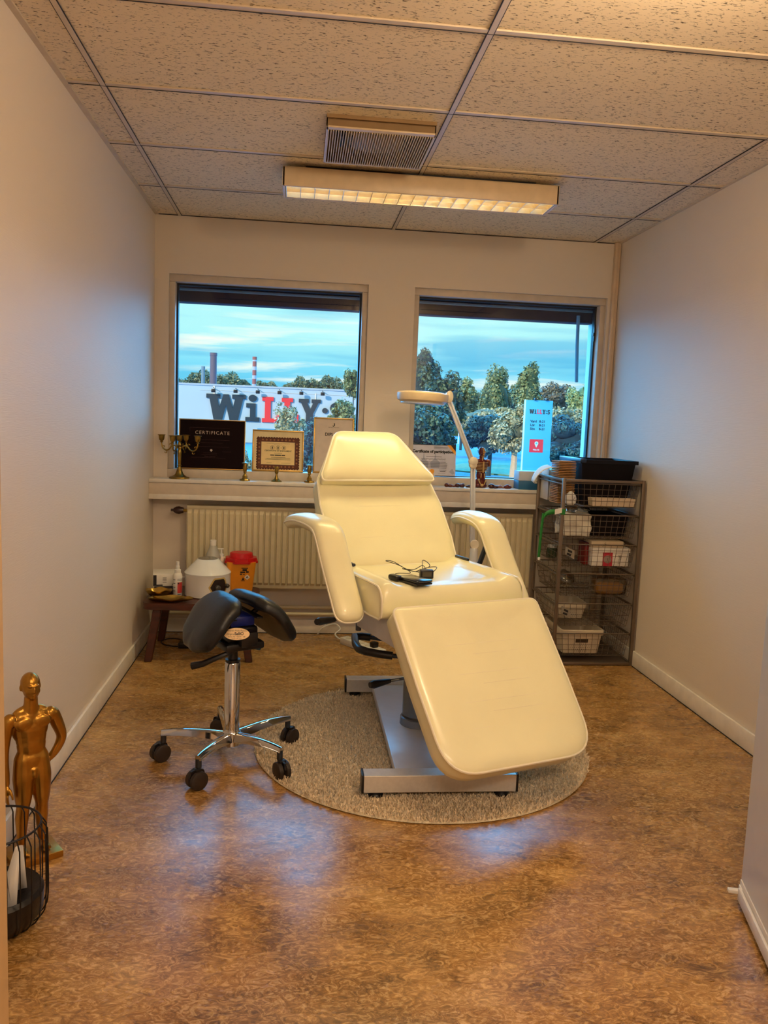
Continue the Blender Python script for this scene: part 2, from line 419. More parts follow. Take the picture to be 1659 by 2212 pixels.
# corner pipe casing (right) and heating pipes
b = B(); b.box((W-.038, -.03, .08), (W-.02, 0, H), .003); b.box((W-.018, -.022, .08), (W-.002, 0, H), .003)
b.obj('trim_3', mat('pipe_paint', C3(214, 190, 162), .4), kind='structure')
# reveal trims round the windows
def window(idx, x0, x1):
    w = empty('window_%d' % idx, (x0, 0, WZ0), kind='structure')
    ww = x1-x0; hh = WZ1-WZ0; f = .032
    b = B()
    b.box((0, .025, hh-f-.008), (ww, .13, hh), .002)
    b.obj('frame_head', M_frame, w)
    B().box((0, .027, .048), (f, .13, hh-f-.009), .002).obj('frame_jamb', M_frame, w)
    B().box((ww-f, .027, .048), (ww, .13, hh-f-.009), .002).obj('frame_jamb', M_frame, w)
    B().box((0, -.002, -.002), (ww, .13, .047), .002).obj('frame_sill', M_frame, w)
    b = B(); g = .009; zt = hh-f-.008
    b.box((f, .085, .047), (f+g, .125, zt)); b.box((ww-f-g, .085, .047), (ww-f, .125, zt)); b.box((f+g, .085, zt-g), (ww-f-g, .125, zt)); b.box((f+g, .085, .047), (ww-f-g, .125, .047+g*.5))
    b.obj('gasket', M_gasket, w, smooth=False)
    B().box((f+g, .100, .05), (ww-f-g, .106, zt-g)).obj('pane', M_pane, w, smooth=False)
    # outside: awning cassette, front lip and side rails
    b = B(); b.box((.0, .2, hh-.125), (ww, .3, hh+.02), .006)
    b.obj('awning_cassette', mat('navy_awning', C3(12, 18, 36), .6, spec=.05), w)
    b = B(); b.box((.0, .192, hh-.062), (ww, .2, hh-.054)); b.box((.0, .192, hh-.052), (ww, .2, hh-.049))
    b.obj('awning_rail', mat('teal_rail', C3(70, 120, 140), .4), w, smooth=False)
    return w
w1 = window(1, *WX[0]); w2 = window(2, *WX[1])
b = B(); b.tube([(1.045, .17, 1.06), (1.06, .2, .88), (1.085, .24, .66)], .011)
b.obj('awning_arm', mat('teal_rail', C3(70, 120, 140), .4), w2)
b = B(); b.box((1.118, .075, .9), (1.126, .09, 1.0), .002); b.box((1.112, .07, .93), (1.12, .085, .95), .002)
b.obj('hinge', M_black, w2)
# window ledge box
led = empty('window_ledge', (0, 0, 0), label='long cream boxed window ledge running under both windows', cat='ledge')
B().box((.0, -.148, .893), (W, -.003, .914), .004).obj('board', M_white, led)
B().box((.0, -.143, .80), (W, -.003, .892), .003).obj('front_casing', M_frame, led)
B().box((.0, -.147, .80), (W, -.143, .828), .002).obj('lower_strip', M_white, led)

# ================================================================= CEILING LAMP + VENT
lamp = empty('ceiling_lamp', (.727, -1.083, 2.28), label='long cream fluorescent ceiling lamp with lit louvre grid', cat='ceiling lamp')
LL, LW, LH = 1.235, .205, .082
M_lamp = mat('lamp_enamel', C3(216, 194, 160), .35)
b = B(); b.box((0, 0, .0), (LL, .012, LH), .003); b.box((0, LW-.012, 0), (LL, LW, LH), .003); b.box((0, 0, 0), (.012, LW, LH), .003); b.box((LL-.012, 0, 0), (LL, LW, LH), .003)
b.box((0, 0, LH-.006), (LL, LW, LH), .002); b.obj('housing', M_lamp, lamp)
b = B(); b.box((.1, .04, LH), (LL-.1, LW-.04, LH+.018)); b.obj('mounting_plate', M_black, lamp, smooth=False)
M_ref = mat('louvre_reflector', C3(235, 222, 190), .22, .8)
NB = 19
for i in range(NB+1):
    x = .016+(LL-.032)*i/NB
    bb = B(); bb.prism([(-.009, .04), (.009, .04), (.0015, .002), (-.0015, .002)], .013, LW-.013, lambda a, z, y, x=x: (x+a, y, z)); bb.obj('cross_blade', M_ref, lamp, smooth=False)
for y in (.014, LW/2, LW-.014):
    wd = .011 if y == LW/2 else .006
    bb = B(); bb.prism([(-wd, .044), (wd, .044), (.0015, .002), (-.0015, .002)], .013, LL-.013, lambda a, z, x, y=y: (x, y+a, z)); bb.obj('side_reflector', M_ref, lamp, smooth=False)
b = B()
for y in (LW*.27, LW*.73): b.tube([(.03, y, .058), (LL-.03, y, .058)], .008, 10)
b.obj('fluorescent_tube', mat('tube_glow', (1, .75, .4, 1), .5, emit=(1.0, .84, .46, 1), estr=18.0), lamp)

area('ceiling_lamp_light', (1.34, -.977, 2.262), 1.14, (1.0, .82, .42), 6, (0, 0, 0), .15).data.spread = math.radians(115)

vent = empty('ceiling_vent', (.898, -1.665, 2.335), label='square ceiling vent with a cream slatted grille in front of the lamp', cat='vent')
VX, VY = .405, .415
b = B(); b.box((0, .0, .0), (VX, .028, .006), .001); b.box((0, VY-.012, 0), (VX, VY, .006), .001); b.box((0, 0, 0), (.006, VY, .006)); b.box((VX-.006, 0, 0), (VX, VY, .006))
b.obj('frame', M_lamp, vent)
b = B()
for i in range(42):
    x = .008+(VX-.016)*i/41; b.box((x-.0016, .028, -.004), (x+.0016, VY-.01, .006))
b.obj('grille_slats', mat('grille_cream', C3(214, 196, 166), .5), vent, smooth=False, kind='stuff')
b = B(); b.box((.0, .0, .045), (VX, VY, .05)); b.box((.0, .0, .034), (VX, .004, .045)); b.box((.0, .02, .006), (VX, .024, .045)); b.box((.0, VY-.004, .006), (VX, VY, .045)); b.box((.0, .02, .006), (.004, VY, .045)); b.box((VX-.004, .02, .006), (VX, VY, .045))
b.obj('duct_box', mat('dusty_duct', C3(150, 122, 86), .8), vent, smooth=False)
b = B(); b.lathe([(.02, .012), (.07, .014), (.11, .022), (.13, .036), (.132, .044)], 28, (VX/2, VY/2, 0)); b.obj('diffuser_cone', mat('diffuser_enamel', C3(206, 180, 136), .4), vent)
b = B()
for sx in (.075, VX-.075):
    for k in range(5): b.box((sx-.03+k*.014, VY/2-.06, .02), (sx-.024+k*.014, VY/2+.06, .04))
b.obj('inner_blades', M_ink, vent, smooth=False, kind='stuff')

gl = empty('added_globe_lamp', (1.68, -3.15, H), label='unseen globe ceiling lamp added to light the doorway end of the room', cat='ceiling lamp')  # added lamp, out of view, to brighten the front walls and ceiling
b = B(); b.lathe([(.05, -.03), (.06, -.025), (.06, 0)], 20); b.obj('added_lamp_rose', M_lamp, gl)
b = B(); b.ell((0, 0, -.14), (.11, .11, .11), 20); b.obj('globe', mat('added_lamp_glow', (1, .8, .55, 1), .5, emit=(1.0, .76, .48, 1), estr=60.0), gl)

# ================================================================= RADIATOR
rad = empty('radiator', (.207, -.105, .29), label='cream fluted panel radiator below the window ledge', cat='radiator')
RW, RH = 2.02, .475
b = B()
n = 60; p = RW/n
prof = []
for i in range(n):
    x = i*p; prof += [(x+.002, 0.), (x+.005, -.011), (x+p-.008, -.011), (x+p-.004, 0.)]
vt = []
for (x, y) in prof:
    vt.append([b.bm.verts.new((x, yy, z)) for z, yy in ((.02, .0), (.035, y), (RH-.045, y), (RH-.02, 0.))])
for a, c in zip(vt, vt[1:]):
    for j in range(3): b.bm.faces.new((a[j], c[j], c[j+1], a[j+1]))
b.obj('fluted_panel', M_rad, rad, smooth=False)
B().box((0, -.001, 0), (RW, .05, .022), .004).obj('bottom_channel', M_rad, rad)
B().box((0, -.004, RH-.02), (RW, .055, RH), .004).obj('top_rail', M_rad, rad)
b = B(); b.box((0, .001, .02), (RW, .01, RH-.02)); b.box((-.002, -.002, .01), (.003, .05, RH)); b.obj('back_plate', M_rad, rad, smooth=False)
b = B(); b.tube([(-.075, -.0, .445), (-.06, 0, .445), (-.045, 0, .445), (-.02, 0, .445)], [.012, .021, .023, .016], 12); b.tube([(-.09, 0, .445), (-.075, 0, .445)], .008)
b.obj('thermostat_valve', mat('dark_bronze_plastic', C3(48, 24, 22), .3), rad)
b = B(); b.tube([(-.02, 0, .445), (.0, 0, .445)], .009); b.obj('valve_pipe', M_brass, rad)
for k, z in enumerate((.166, .124)):
    hp = B(); hp.tube([(.016, -.035, z), (W-.06, -.035, z)], .0115, 10)
    hp.obj('heating_pipe', M_rad, label=('upper' if k == 0 else 'lower')+' of the two cream heating pipes running along the window wall', cat='pipe', group='heating pipes along the skirting')

# ================================================================= RUG
def make_rug():
    root = empty('round_rug', (1.345, -1.655, 0), label='round beige shaggy rug under the treatment chair', cat='rug')
    R_ = .66
    b = B(); b.lathe([(R_-.01, .0), (R_, .004), (R_-.004, .010), (0.001, .011)], 96)
    m = mat('rug_backing', C3(206, 190, 160), .95, 0, .25, 120, bump=.8, bscale=160)
    b.obj('backing', m, root)
    rng = np.random.default_rng(3); N_ = 60000
    a = rng.uniform(0, 2*PI, N_); r = R_*np.sqrt(rng.uniform(0, 1, N_)); x = r*np.cos(a); y = r*np.sin(a)
    th = rng.uniform(0, 2*PI, N_); wv = .0022; ht = rng.uniform(.006, .014, N_); lean = rng.uniform(.002, .008, N_); la = rng.uniform(0, 2*PI, N_)
    v = np.zeros((N_, 4, 3)); dx, dy = np.cos(th)*wv, np.sin(th)*wv
    v[:, 0] = np.stack([x-dx, y-dy, np.full(N_, .009)], 1); v[:, 1] = np.stack([x+dx, y+dy, np.full(N_, .009)], 1)
    tx = x+np.cos(la)*lean; ty = y+np.sin(la)*lean
    v[:, 2] = np.stack([tx+dx*.7, ty+dy*.7, .009+ht], 1); v[:, 3] = np.stack([tx-dx*.7, ty-dy*.7, .009+ht], 1)
    f = np.arange(N_*4).reshape(N_, 4)
    mp = mat('rug_pile', C3(224, 204, 174), .9, 0, .3, 90)
    raw('pile', v.reshape(-1, 3).tolist(), f.tolist(), mp, root, kind='stuff')
make_rug()

# ================================================================= TREATMENT CHAIR
TH = .345
ch = empty('treatment_chair', (1.339, -1.623, 0), label='cream vinyl reclining treatment chair standing on the round rug', cat='treatment chair')
RZ = Matrix.Rotation(TH, 4, 'Z')
RUGZ = .011
def CB(): b = B(); b.M = RZ; return b
# --- base (not swivelled)
def foot_bar(y, x0=-.27, x1=.27):
    r = B(); r.box((x0+.006, y-.03, .035), (x1-.006, y+.03, .095), .002); o = r.obj('foot_bar', M_alu, ch, angle=15)
    for x in (x0, x1-.008): B().box((x, y-.031, .034), (x+.008, y+.031, .096), .001).obj('end_cap', M_black, o)
    for x in (x0+.05, x1-.05):
        c = B(); c.lathe([(.026, RUGZ), (.028, .02), (.02, .03), (.012, .036)], 14, (x, y, 0)); c.obj('rubber_foot', M_black, o)
foot_bar(-.505); foot_bar(.50)
B().box((-.145, -.475, .038), (.145, .47, .072), .006).obj('base_plate', M_steelw, ch)
b = B(); b.lathe([(.075, .072), (.073, .1), (.066, .105), (.066, .30), (.05, .305), (.05, .47)], 28); b.obj('lift_column', mat('column_steel', C3(130, 140, 155), .25, .6), ch)
b = B(); b.lathe([(.0665, .075), (.0675, .11), (.0665, .112)], 28, cap=False); b.obj('column_collar', M_darksteel, ch)
# --- seat frame
b = CB(); b.box((-.245, -.245, .47), (-.205, .27, .575), .003); b.box((.205, -.245, .47), (.245, .27, .575), .003); b.box((-.205, -.16, .47), (.205, .16, .5), .003)
b.box((-.205, -.245, .52), (.205, -.22, .57)); b.box((-.205, .245, .52), (.205, .27, .57))
b.obj('seat_frame', M_steelw, ch)
b = CB(); b.box((-.12, -.12, .45), (.12, .12, .475), .004); b.obj('swivel_plate', M_darksteel, ch)
# back hinge brackets
for sx in (-1, 1):
    b = CB(); b.box((sx*.262-.006, .10, .52), (sx*.262+.006, .20, .72), .003); b.box((sx*.28-.02, .12, .56), (sx*.28+.02, .17, .62), .003); b.obj('hinge_bracket', M_darksteel, ch)
# --- seat cushion (side profile swept across, raised side bolsters)
def seat_cushion():
    prof = []
    def P_(y, z, t): prof.append((y, z, t))
    for k in range(9): P_(.222-.045*k, .693, 1.)
    for k in range(1, 7):
        a = PI/2*k/6; P_(-.19-.055*math.sin(a), .638+.055*math.cos(a), math.cos(a))
    P_(-.245, .61, 0); P_(-.24, .588, 0); P_(-.222, .577, 0)
    for k in range(5): P_(-.15+.09*k, .575, 0)
    P_(.226, .585, 0); P_(.232, .64, 0); P_(.23, .68, .5)
    w = .302; b = CB(); cols = []
    NX = 40
    for i in range(NX+1):
        u = -1+2*i/NX; x = w*u; au = abs(u)
        bol = math.exp(-((au-.86)/.10)**2)*.017 - .006*(1-min(1, au/.75)**2)
        sh = 1-.012*max(0, (au-.97)/.03)
        cols.append([b.bm.verts.new(b.T((x, y*(1 if au < .99 else .985), z+bol*t-(.006*t if au > .99 else 0)))) for y, z, t in prof])
    n = len(prof)
    for a, c in zip(cols, cols[1:]):
        for j in range(n): b.bm.faces.new((a[j], a[(j+1) % n], c[(j+1) % n], c[j]))
    b.bm.faces.new(cols[0][::-1]); b.bm.faces.new(cols[-1])
    o = b.obj('seat_cushion', M_vinyl, ch, angle=75)
    for sx in (-1, 1):
        t = CB(); t.tube([(sx*(w+.001), y, z+.003*tt) for y, z, tt in prof], .0042, 6, closed=True); t.obj('piping', M_piping, o)
seat_cushion()
# --- planar pads
def planar(org, ang):
    c, s = math.cos(ang), math.sin(ang)
    return lambda u, v, h: (org[0]+u, org[1]+v*c-h*s, org[2]+v*s+h*c)
def cushion(name, outl, med, mapf, thick, crown=.012, m=M_vinyl, side=M_vinylback, channels=None, rim=True):
    def dish(q): return crown
    b = CB(); R_ = .016
    top = [(0, 0), (.004, .003), (.014, crown*.6), (.035, crown*.85), (.07, crown*.7), (.105, crown*.4), (.15, crown*.25), (.22, crown*.2), (9, crown*.2)]
    bot = [(0, -.004), (-.0001, -.004), (0, -thick+R_), (R_*.4, -thick+R_*.3), (R_, -thick), (9, -thick)]
    bot = [(0, -.004), (0, -thick*.5), (0, -thick+R_), (R_*.4, -thick+R_*.3), (R_, -thick), (9, -thick)]
    pad(b, outl, med, top, bot, mapf)
    o = b.obj(name, m, ch, angle=80)
    if rim:
        t = CB(); t.tube([mapf(u, v, -.0005) for u, v in outl], .0045, 6, closed=True); t.obj('piping', M_piping, o)
    if channels:
        t = CB()
        for pts in channels: t.tube([mapf(u, v, crown*.2) for u, v in pts], .0008, 4)
        t.obj('stitched_channel', mat('stitch_vinyl', C3(238, 228, 200), .4), o)
    return o
def med_rect(hw, v0, v1):
    return lambda p: (0, min(max(p[1], v0), v1))
AL, BE = .854, .822
fb = planar((0, .214, .693), AL); 
ob = rpoly([(-.275, -.01), (.275, -.01), (.29, .12), (.292, .30), (.275, .43), (.145, .655), (-.145, .655), (-.275, .43), (-.292, .30), (-.29, .12)], [.03, .03, .1, .1, .05, .06, .06, .05, .1, .1], 5)
def cap_ch(v, hw, h=.05, turn=.02):
    pts = [(-hw, v)]
    pts += [(hw-turn+turn*math.sin(a), v+h/2-h/2*math.cos(a)) for a in [PI*k/8 for k in range(9)]] + [(-hw, v+h)]
    pts += [(-hw-turn*math.sin(a), v+h/2+h/2*math.cos(a)) for a in [PI*k/8 for k in range(1, 9)]]
    return pts
cushion('backrest', ob, med_rect(.2, .26, .40), fb, .085, .010, channels=[cap_ch(.29, .14), cap_ch(.08, .14)])
oh = rpoly([(-.272, .395), (.272, .395), (.272, .425), (.150, .668), (-.150, .668), (-.272, .425)], [.03, .03, .03, .07, .07, .03], 6, .02)
fh = planar((0, .214-.046*math.sin(AL), .693+.046*math.cos(AL)), AL)
def head():
    b = CB(); mf = lambda p: (max(-.12, min(.12, p[0]))*.9, .50)
    top = [(0, 0), (.004, .004), (.014, .010), (.03, .0145), (.05, .017), (.08, .018), (9, .018)]
    bot = [(0, -.004), (0, -.03), (.006, -.042), (9, -.044)]
    pad(b, oh, mf, top, bot, fh); o = b.obj('headrest', M_vinyl, ch, angle=80)
    t = CB(); t.tube([fh(u, v, 0) for u, v in oh], .0045, 6, closed=True); t.obj('piping', M_piping, o)
head()
fl = planar((0, -.321, .639), BE)
ol = rpoly([(-.302, 0), (.302, 0), (.298, -.3), (.286, -.60), (-.286, -.60), (-.298, -.3)], [.03, .03, .2, .125, .125, .2], 8)
def leg_ch(v): return [(-.17, v)]+[(.15+.022*math.sin(a), v-.02+.02*math.cos(a)) for a in [PI*k/6 for k in range(7)]]+[(-.05, v-.04)]
cushion('leg_rest', ol, med_rect(.2, -.34, -.2), fl, .085, .012, channels=[leg_ch(-.06), leg_ch(-.16), leg_ch(-.27), leg_ch(-.37), leg_ch(-.46)])
b = CB(); g = lambda a, c, d: fl(a, c, d)
for sx in (-1, 1): b.prism([(sx*.17-.015, -.5), (sx*.17+.015, -.5), (sx*.17+.015, .03), (sx*.17-.015, .03)], -.12, -.086, g)
b.obj('leg_rest_frame', M_steelw, ch, smooth=False)
b = CB(); g2 = lambda a, c, d: fb(a, c, d)
for sx in (-1, 1): b.prism([(sx*.17-.015, -.06), (sx*.17+.015, -.06), (sx*.17+.015, .5), (sx*.17-.015, .5)], -.12, -.086, g2)
b.obj('backrest_frame', M_steelw, ch, smooth=False)
# --- armrests: pad bent along a path
def armrest(sx):
    path = [(.425, .868), (.33, .893), (.22, .895), (.13, .882), (.075, .848), (.03, .79), (-.03, .715), (-.10, .635), (-.155, .565)]
    # smooth the path
    P_ = [Vector(p) for p in path]; q = []
    for i in range(len(P_)-1):
        p0 = P_[max(i-1, 0)]; p1 = P_[i]; p2 = P_[i+1]; p3 = P_[min(i+2, len(P_)-1)]
        for k in range(6):
            t = k/6; q.append(.5*((2*p1)+(p2-p0)*t+(2*p0-5*p1+4*p2-p3)*t*t+(3*p1-p0-3*p2+p3)*t**3))
    q.append(P_[-1])
    cum = [0]
    for a, c in zip(q, q[1:]): cum.append(cum[-1]+(c-a).length)
    Ltot = cum[-1]
    def at(s):
        s = min(max(s, 0), Ltot)
        for i in range(len(cum)-1):
            if s <= cum[i+1]+1e-9:
                t = (s-cum[i])/(cum[i+1]-cum[i]); p = q[i].lerp(q[i+1], t); break
        j0, j1 = max(i-1, 0), min(i+2, len(q)-1)
        d = (q[j1]-q[j0]).normalized(); return p, Vector((-d.y, d.x)) if d.x < 0 else Vector((d.y, -d.x))
    cx = .372*sx; hw = .056
    def mapf(u, s, h):
        p, n = at(s)
        if n.y < 0: n = -n
        if n.x > 0 and False: n = -n
        spl = .03*sx*max(0, 1-s/.3)
        return (cx+u+spl, p.x+n.x*h, p.y+n.y*h)
    outl = rpoly([(-hw, 0), (hw, 0), (hw+.004, Ltot*.5), (hw, Ltot), (-hw, Ltot), (-hw-.004, Ltot*.5)], [.04, .04, .1, .05, .05, .1], 6, .018)
    b = CB(); med = lambda p: (0, min(max(p[1], hw), Ltot-hw))
    top = [(0, -.024), (.002, -.014), (.01, -.004), (.022, .001), (.04, .003), (9, .004)]
    bot = [(0, -.028), (.003, -.04), (.012, -.05), (9, -.052)]
    pad(b, outl, med, top, bot, mapf); o = b.obj('armrest', M_vinyl, ch, angle=85)
    t = CB(); t.tube([mapf(u, v, -.026) for u, v in outl], .0042, 6, closed=True); t.obj('piping', M_piping, o)
    b = CB(); b.tube([(sx*.36, .10, .80), (sx*.335, .14, .66), (sx*.27, .15, .60)], .011, 8); b.obj('armrest_bracket', M_darksteel, ch)
armrest(-1); armrest(1)
# --- levers
b = CB(); b.tube([(-.40, .0, .527), (-.3, .06, .516), (-.235, .10, .507)], .006, 8); o = b.obj('lever_rod', M_chrome, ch)
b = CB(); b.tube([(-.478, -.066, .543), (-.465, -.055, .541), (-.40, .0, .528), (-.375, .015, .524)], [.012, .015, .012, .009], 10); b.obj('lever_grip', M_black, o)
b = CB(); b.tube([(-.235, .10, .507), (-.235, .10, .45)], .012, 8); b.obj('lever_pivot', M_darksteel, ch)
b = CB(); b.tube([(-.10, .10, .39), (-.17, .20, .385)], .010, 8); b.tube([(.0, -.06, .39), (-.20, -.02, .385)], .010, 8)
U = [(-.06, .13, .385), (-.17, .205, .392), (-.205, .20, .395), (-.245, .10, .395), (-.262, .03, .395), (-.25, -.01, .395), (-.20, -.05, .39), (-.05, -.13, .37)]
b = CB(); b.tube([(-.02, .08, .385), U[1]], .009, 8); b.obj('pedal_bar', M_darksteel, ch)
b = CB(); b.tube([U[6], (-.03, -.14, .375)], .009, 8); o = b.obj('pedal_bar', M_darksteel, ch)
b = CB(); b.tube([(-.14, .185, .39)]+U[1:7]+[(-.165, -.072, .388)], .0155, 10); b.obj('pedal_grip', M_black, o)
b = CB(); b.tube([(-.14, .0, .262), (.0, .02, .26)], .006, 8); o = b.obj('pump_rod', M_chrome, ch)
b = CB(); b.tube([(-.232, -.02, .262), (-.215, -.018, .262), (-.16, -.005, .262), (-.135, 0, .262)], [.012, .017, .012, .009], 10); b.obj('pump_grip', M_black, o)
# things on the seat
Mch = Matrix.Translation((1.339, -1.623, 0)) @ RZ
def seat_pt(x, y, z): return Mch @ Vector((x, y, z))
t = empty('power_bank', seat_pt(-.14, -.165, .6925), TH+.20, label='flat black power bank with clip lying on the seat front', cat='power bank')
B().box((-.037, -.068, 0), (.037, .055, .009), .003).obj('lower_case', M_black, t)
B().box((-.037, -.068, .010), (.037, .055, .018), .003).obj('upper_case', mat('dark_glossy_case', C3(30, 32, 40), .15), t)
b = B(); b.box((-.055, .03, 0), (-.025, .085, .022), .008); b.obj('clip', M_black, t)
b = B(); b.box((-.03, -.0688, .0125), (.03, -.068, .0135)); b.obj('edge_trim', M_chrome, t, smooth=False)
t = empty('charger', seat_pt(-.045, -.095, .689), TH-.3, label='small black power adapter on the seat behind the power bank', cat='charger')
B().box((-.026, -.012, 0), (.026, .018, .034), .004).obj('body', M_black, t)
B().box((-.018, -.0128, .008), (.018, -.0118, .027)).obj('label_plate', mat('grey_label', C3(70, 66, 52), .5), t, smooth=False)
def cable_pts(ctrl, n=8):
    P_ = [Vector(p) for p in ctrl]; q = []
    for i in range(len(P_)-1):
        p0 = P_[max(i-1, 0)]; p1 = P_[i]; p2 = P_[i+1]; p3 = P_[min(i+2, len(P_)-1)]
        for k in range(n):
            t = k/n; q.append(.5*((2*p1)+(p2-p0)*t+(2*p0-5*p1+4*p2-p3)*t*t+(3*p1-p0-3*p2+p3)*t**3))
    q.append(P_[-1]); return q
b = B(); b.M = Mch
cc = [(-.11, -.105, .700), (-.16, -.045, .695), (-.12, .0, .694), (-.08, -.03, .70), (-.09, .05, .715), (-.115, .12, .722), (-.075, .13, .715), (-.06, .03, .70), (-.02, -.04, .70), (-.01, .0, .72), (-.06, -.02, .71), (-.085, .03, .705), (-.03, -.02, .70), (.005, .03, .735), (.01, -.02, .72), (-.045, -.01, .70), (.0, -.02, .715), (.025, -.05, .72), (-.02, -.09, .705)]
b.tube(cable_pts(cc), .0016, 5); b.obj('charging_cable', M_black, label='thin black tangled cable lying on the treatment chair seat', cat='cable')

# ================================================================= SADDLE STOOL
st = empty('saddle_stool', (.607, -1.80, 0), label='black saddle stool on a chrome five-star base with castors', cat='stool')
b = B(); b.lathe([(.026, .055), (.032, .06), (.034, .11), (.03, .115), (.0285, .125), (.0285, .375), (.026, .378)], 28); b.obj('column', M_chrome, st)
b = B(); b.lathe([(.027, .378), (.028, .388), (.019, .39), (.017, .43)], 24); b.obj('column_collar', M_black, st)
b = B(); b.lathe([(.0165, .41), (.0165, .43), (.026, .432), (.022, .47)], 20); b.obj('gas_spring', M_darksteel, st)
def star_leg(a):
    bb = B(); R_ = .255; sec = []
    for i in range(9):
        t = i/8; r = .03+(R_-.03)*t; z = .112+.018*math.sin(t*PI*.55)-.0*t - .012*t*t; w = .019-.007*t; h = .034-.016*t
        c, s = math.cos(a), math.sin(a)
        ring = [(-w, -h), (w, -h), (w*.75, -.003), (w*.4, 0), (-w*.4, 0), (-w*.75, -.003)]
        sec.append([bb.bm.verts.new((c*r-s*x, s*r+c*x, z+zz)) for x, zz in ring])
    for p, q in zip(sec, sec[1:]):
        for j in range(6): bb.bm.faces.new((p[j], p[(j+1) % 6], q[(j+1) % 6], q[j]))
    bb.bm.faces.new(sec[0][::-1]); bb.bm.faces.new(sec[-1])
    o = bb.obj('base_leg', M_chrome, st, angle=50)
    c, s = math.cos(a), math.sin(a)
    bb = B(); bb.lathe([(.011, .072), (.011, .104)], 12, (c*.247, s*.247, 0)); bb.obj('castor_stem', M_darksteel, o)
    ra = a + {0: .7, 1: -.5, 2: -.35, 3: .3, 4: 1.}[star_leg.k % 5]; star_leg.k += 1
    bb = B(); ex, ey = c*.258, s*.258
    bb.M = Matrix.Translation((ex, ey, .033)) @ Matrix.Rotation(ra, 4, 'Z') @ Matrix.Rotation(PI/2, 4, 'X')
    prof = [(.010, -.011), (.026, -.010), (.0325, -.007), (.033, 0), (.0325, .007), (.026, .010), (.010, .011)]
    for dz in (-.0145, .0145): bb.lathe([(r, z+dz) for r, z in prof], 24)
    bb.M = Matrix.Translation((ex, ey, .033)) @ Matrix.Rotation(ra, 4, 'Z')
    bb.obj('castor_wheel', mat('castor_rubber', C3(44, 32, 26), .5), o)
    bb = B(); bb.M = Matrix.Translation((ex, ey, .033)) @ Matrix.Rotation(ra, 4, 'Z')
    bb.prism([(-.018, -.005), (.016, -.005), (.030, .012), (.024, .034), (-.004, .042), (-.026, .03), (-.034, .004)], -.004, .004, lambda x, z, y: (x, y, z))
    bb.box((-.012, -.014, .026), (.01, .014, .04), .003); bb.obj('castor_fork', M_black, o)
star_leg.k = 0
for d in (182, 248, 318, 33, 105): star_leg(math.radians(d))
# mechanism and saddle
SY = math.radians(28)
def SB(): b = B(); b.M = Matrix.Translation((.012, 0, .0)) @ Matrix.Rotation(SY, 4, 'Z'); return b
b = SB(); b.box((-.03, -.115, .46), (.035, -.06, .515), .008); b.box((-.075, -.085, .44), (.075, .085, .468), .008); b.box((-.06, -.06, .465), (.06, .06, .52), .01); b.obj('seat_mechanism', M_black, st)
b = SB(); b.box((-.045, -.05, .52), (.05, .07, .558), .008); b.obj('pivot_block', mat('blue_block', C3(16, 30, 110), .4), st)
def saddle(sx):
    Lh = .165
    def mapf(u, v, h):
        # u: arc length from inner edge outwards; v along the axis
        R1 = .122; phi = u/R1
        pm = .96
        if phi <= pm: X, Z = R1*math.sin(phi)*.98, R1*math.cos(phi)*1.05; nx, nz = math.sin(phi), math.cos(phi)
        else:
            e = u-R1*pm; X = R1*math.sin(pm)*.98+e*math.cos(pm); Z = R1*math.cos(pm)*1.05-e*math.sin(pm); nx, nz = math.sin(pm), math.cos(pm)
        arch = -.10*(v+.02)**2/.03*.25
        flare = .02*max(0, -v/Lh)
        return (sx*(.014+X*1.0+flare+nx*h), v-.0, .505+Z+arch+nz*h)
    outl = rpoly([(0, -.10), (.02, -.14), (.12, -.165), (.215, -.145), (.262, -.05), (.258, .05), (.205, .13), (.11, .165), (.02, .15), (0, .12)], [.015, .03, .06, .07, .08, .06, .06, .05, .03, .015], 4, .014)
    b = SB(); med = lambda p: (max(.07, min(.185, p[0])), -.01)
    top = [(0, -.02), (.001, -.010), (.008, -.001), (.02, .006), (.05, .011), (.08, .012), (9, .012)]
    bot = [(0, -.024), (.004, -.032), (.015, -.036), (9, -.036)]
    # extra rings for curvature
    top = [(0, -.02), (.001, -.010), (.008, -.001), (.02, .006), (.035, .009), (.05, .011), (.065, .012), (.08, .012), (.1, .012), (9, .012)]
    bot = [(0, -.024), (.004, -.032), (.015, -.036), (.04, -.036), (.07, -.036), (.1, -.036), (9, -.036)]
    pad(b, outl, med, top, bot, mapf); b.obj('saddle_half', M_leather, st, angle=85)
saddle(-1); saddle(1)
b = SB()
for sx in (-1, 1): b.box((sx*.05-.012, -.09, .555), (sx*.05+.012, .09, .562), .002); b.tube([(sx*.04, 0, .54), (sx*.09, 0, .575)], .01, 8)
b.obj('saddle_support', M_black, st)
b = B(); b.tube([(.02, -.06, .44), (-.03, -.08, .425), (-.10, -.07, .39), (-.14, -.06, .378)], [.008, .009, .012, .014], 8); b.obj('height_lever', M_black, st)
b = B(); b.tube([(.065, -.02, .445), (.10, -.04, .445)], .012, 10); b.obj('tilt_knob', mat('teal_knob', C3(30, 70, 90), .4), st)
b = B(); PL = lambda a, c, d: (.022+a, -.130-d*.9-.0*c+c*.35, .517+c*.93)
ell = [(.045*math.cos(2*PI*i/32), .021*math.sin(2*PI*i/32)) for i in range(32)]
b.prism(ell, -.004, 0, PL); pl = b.obj('name_plate', mat('brass_plate', C3(226, 190, 140), .4, .2), st, smooth=False)
b = B(); PT = lambda a, c, d: PL(a, c, .0006)
text_to(b, 'World Wide Patent', .0085, lambda x, y, z: PT(x, y+.0095, z)); text_to(b, 'Original', .0085, lambda x, y, z: PT(x-.022, y-.003, z))
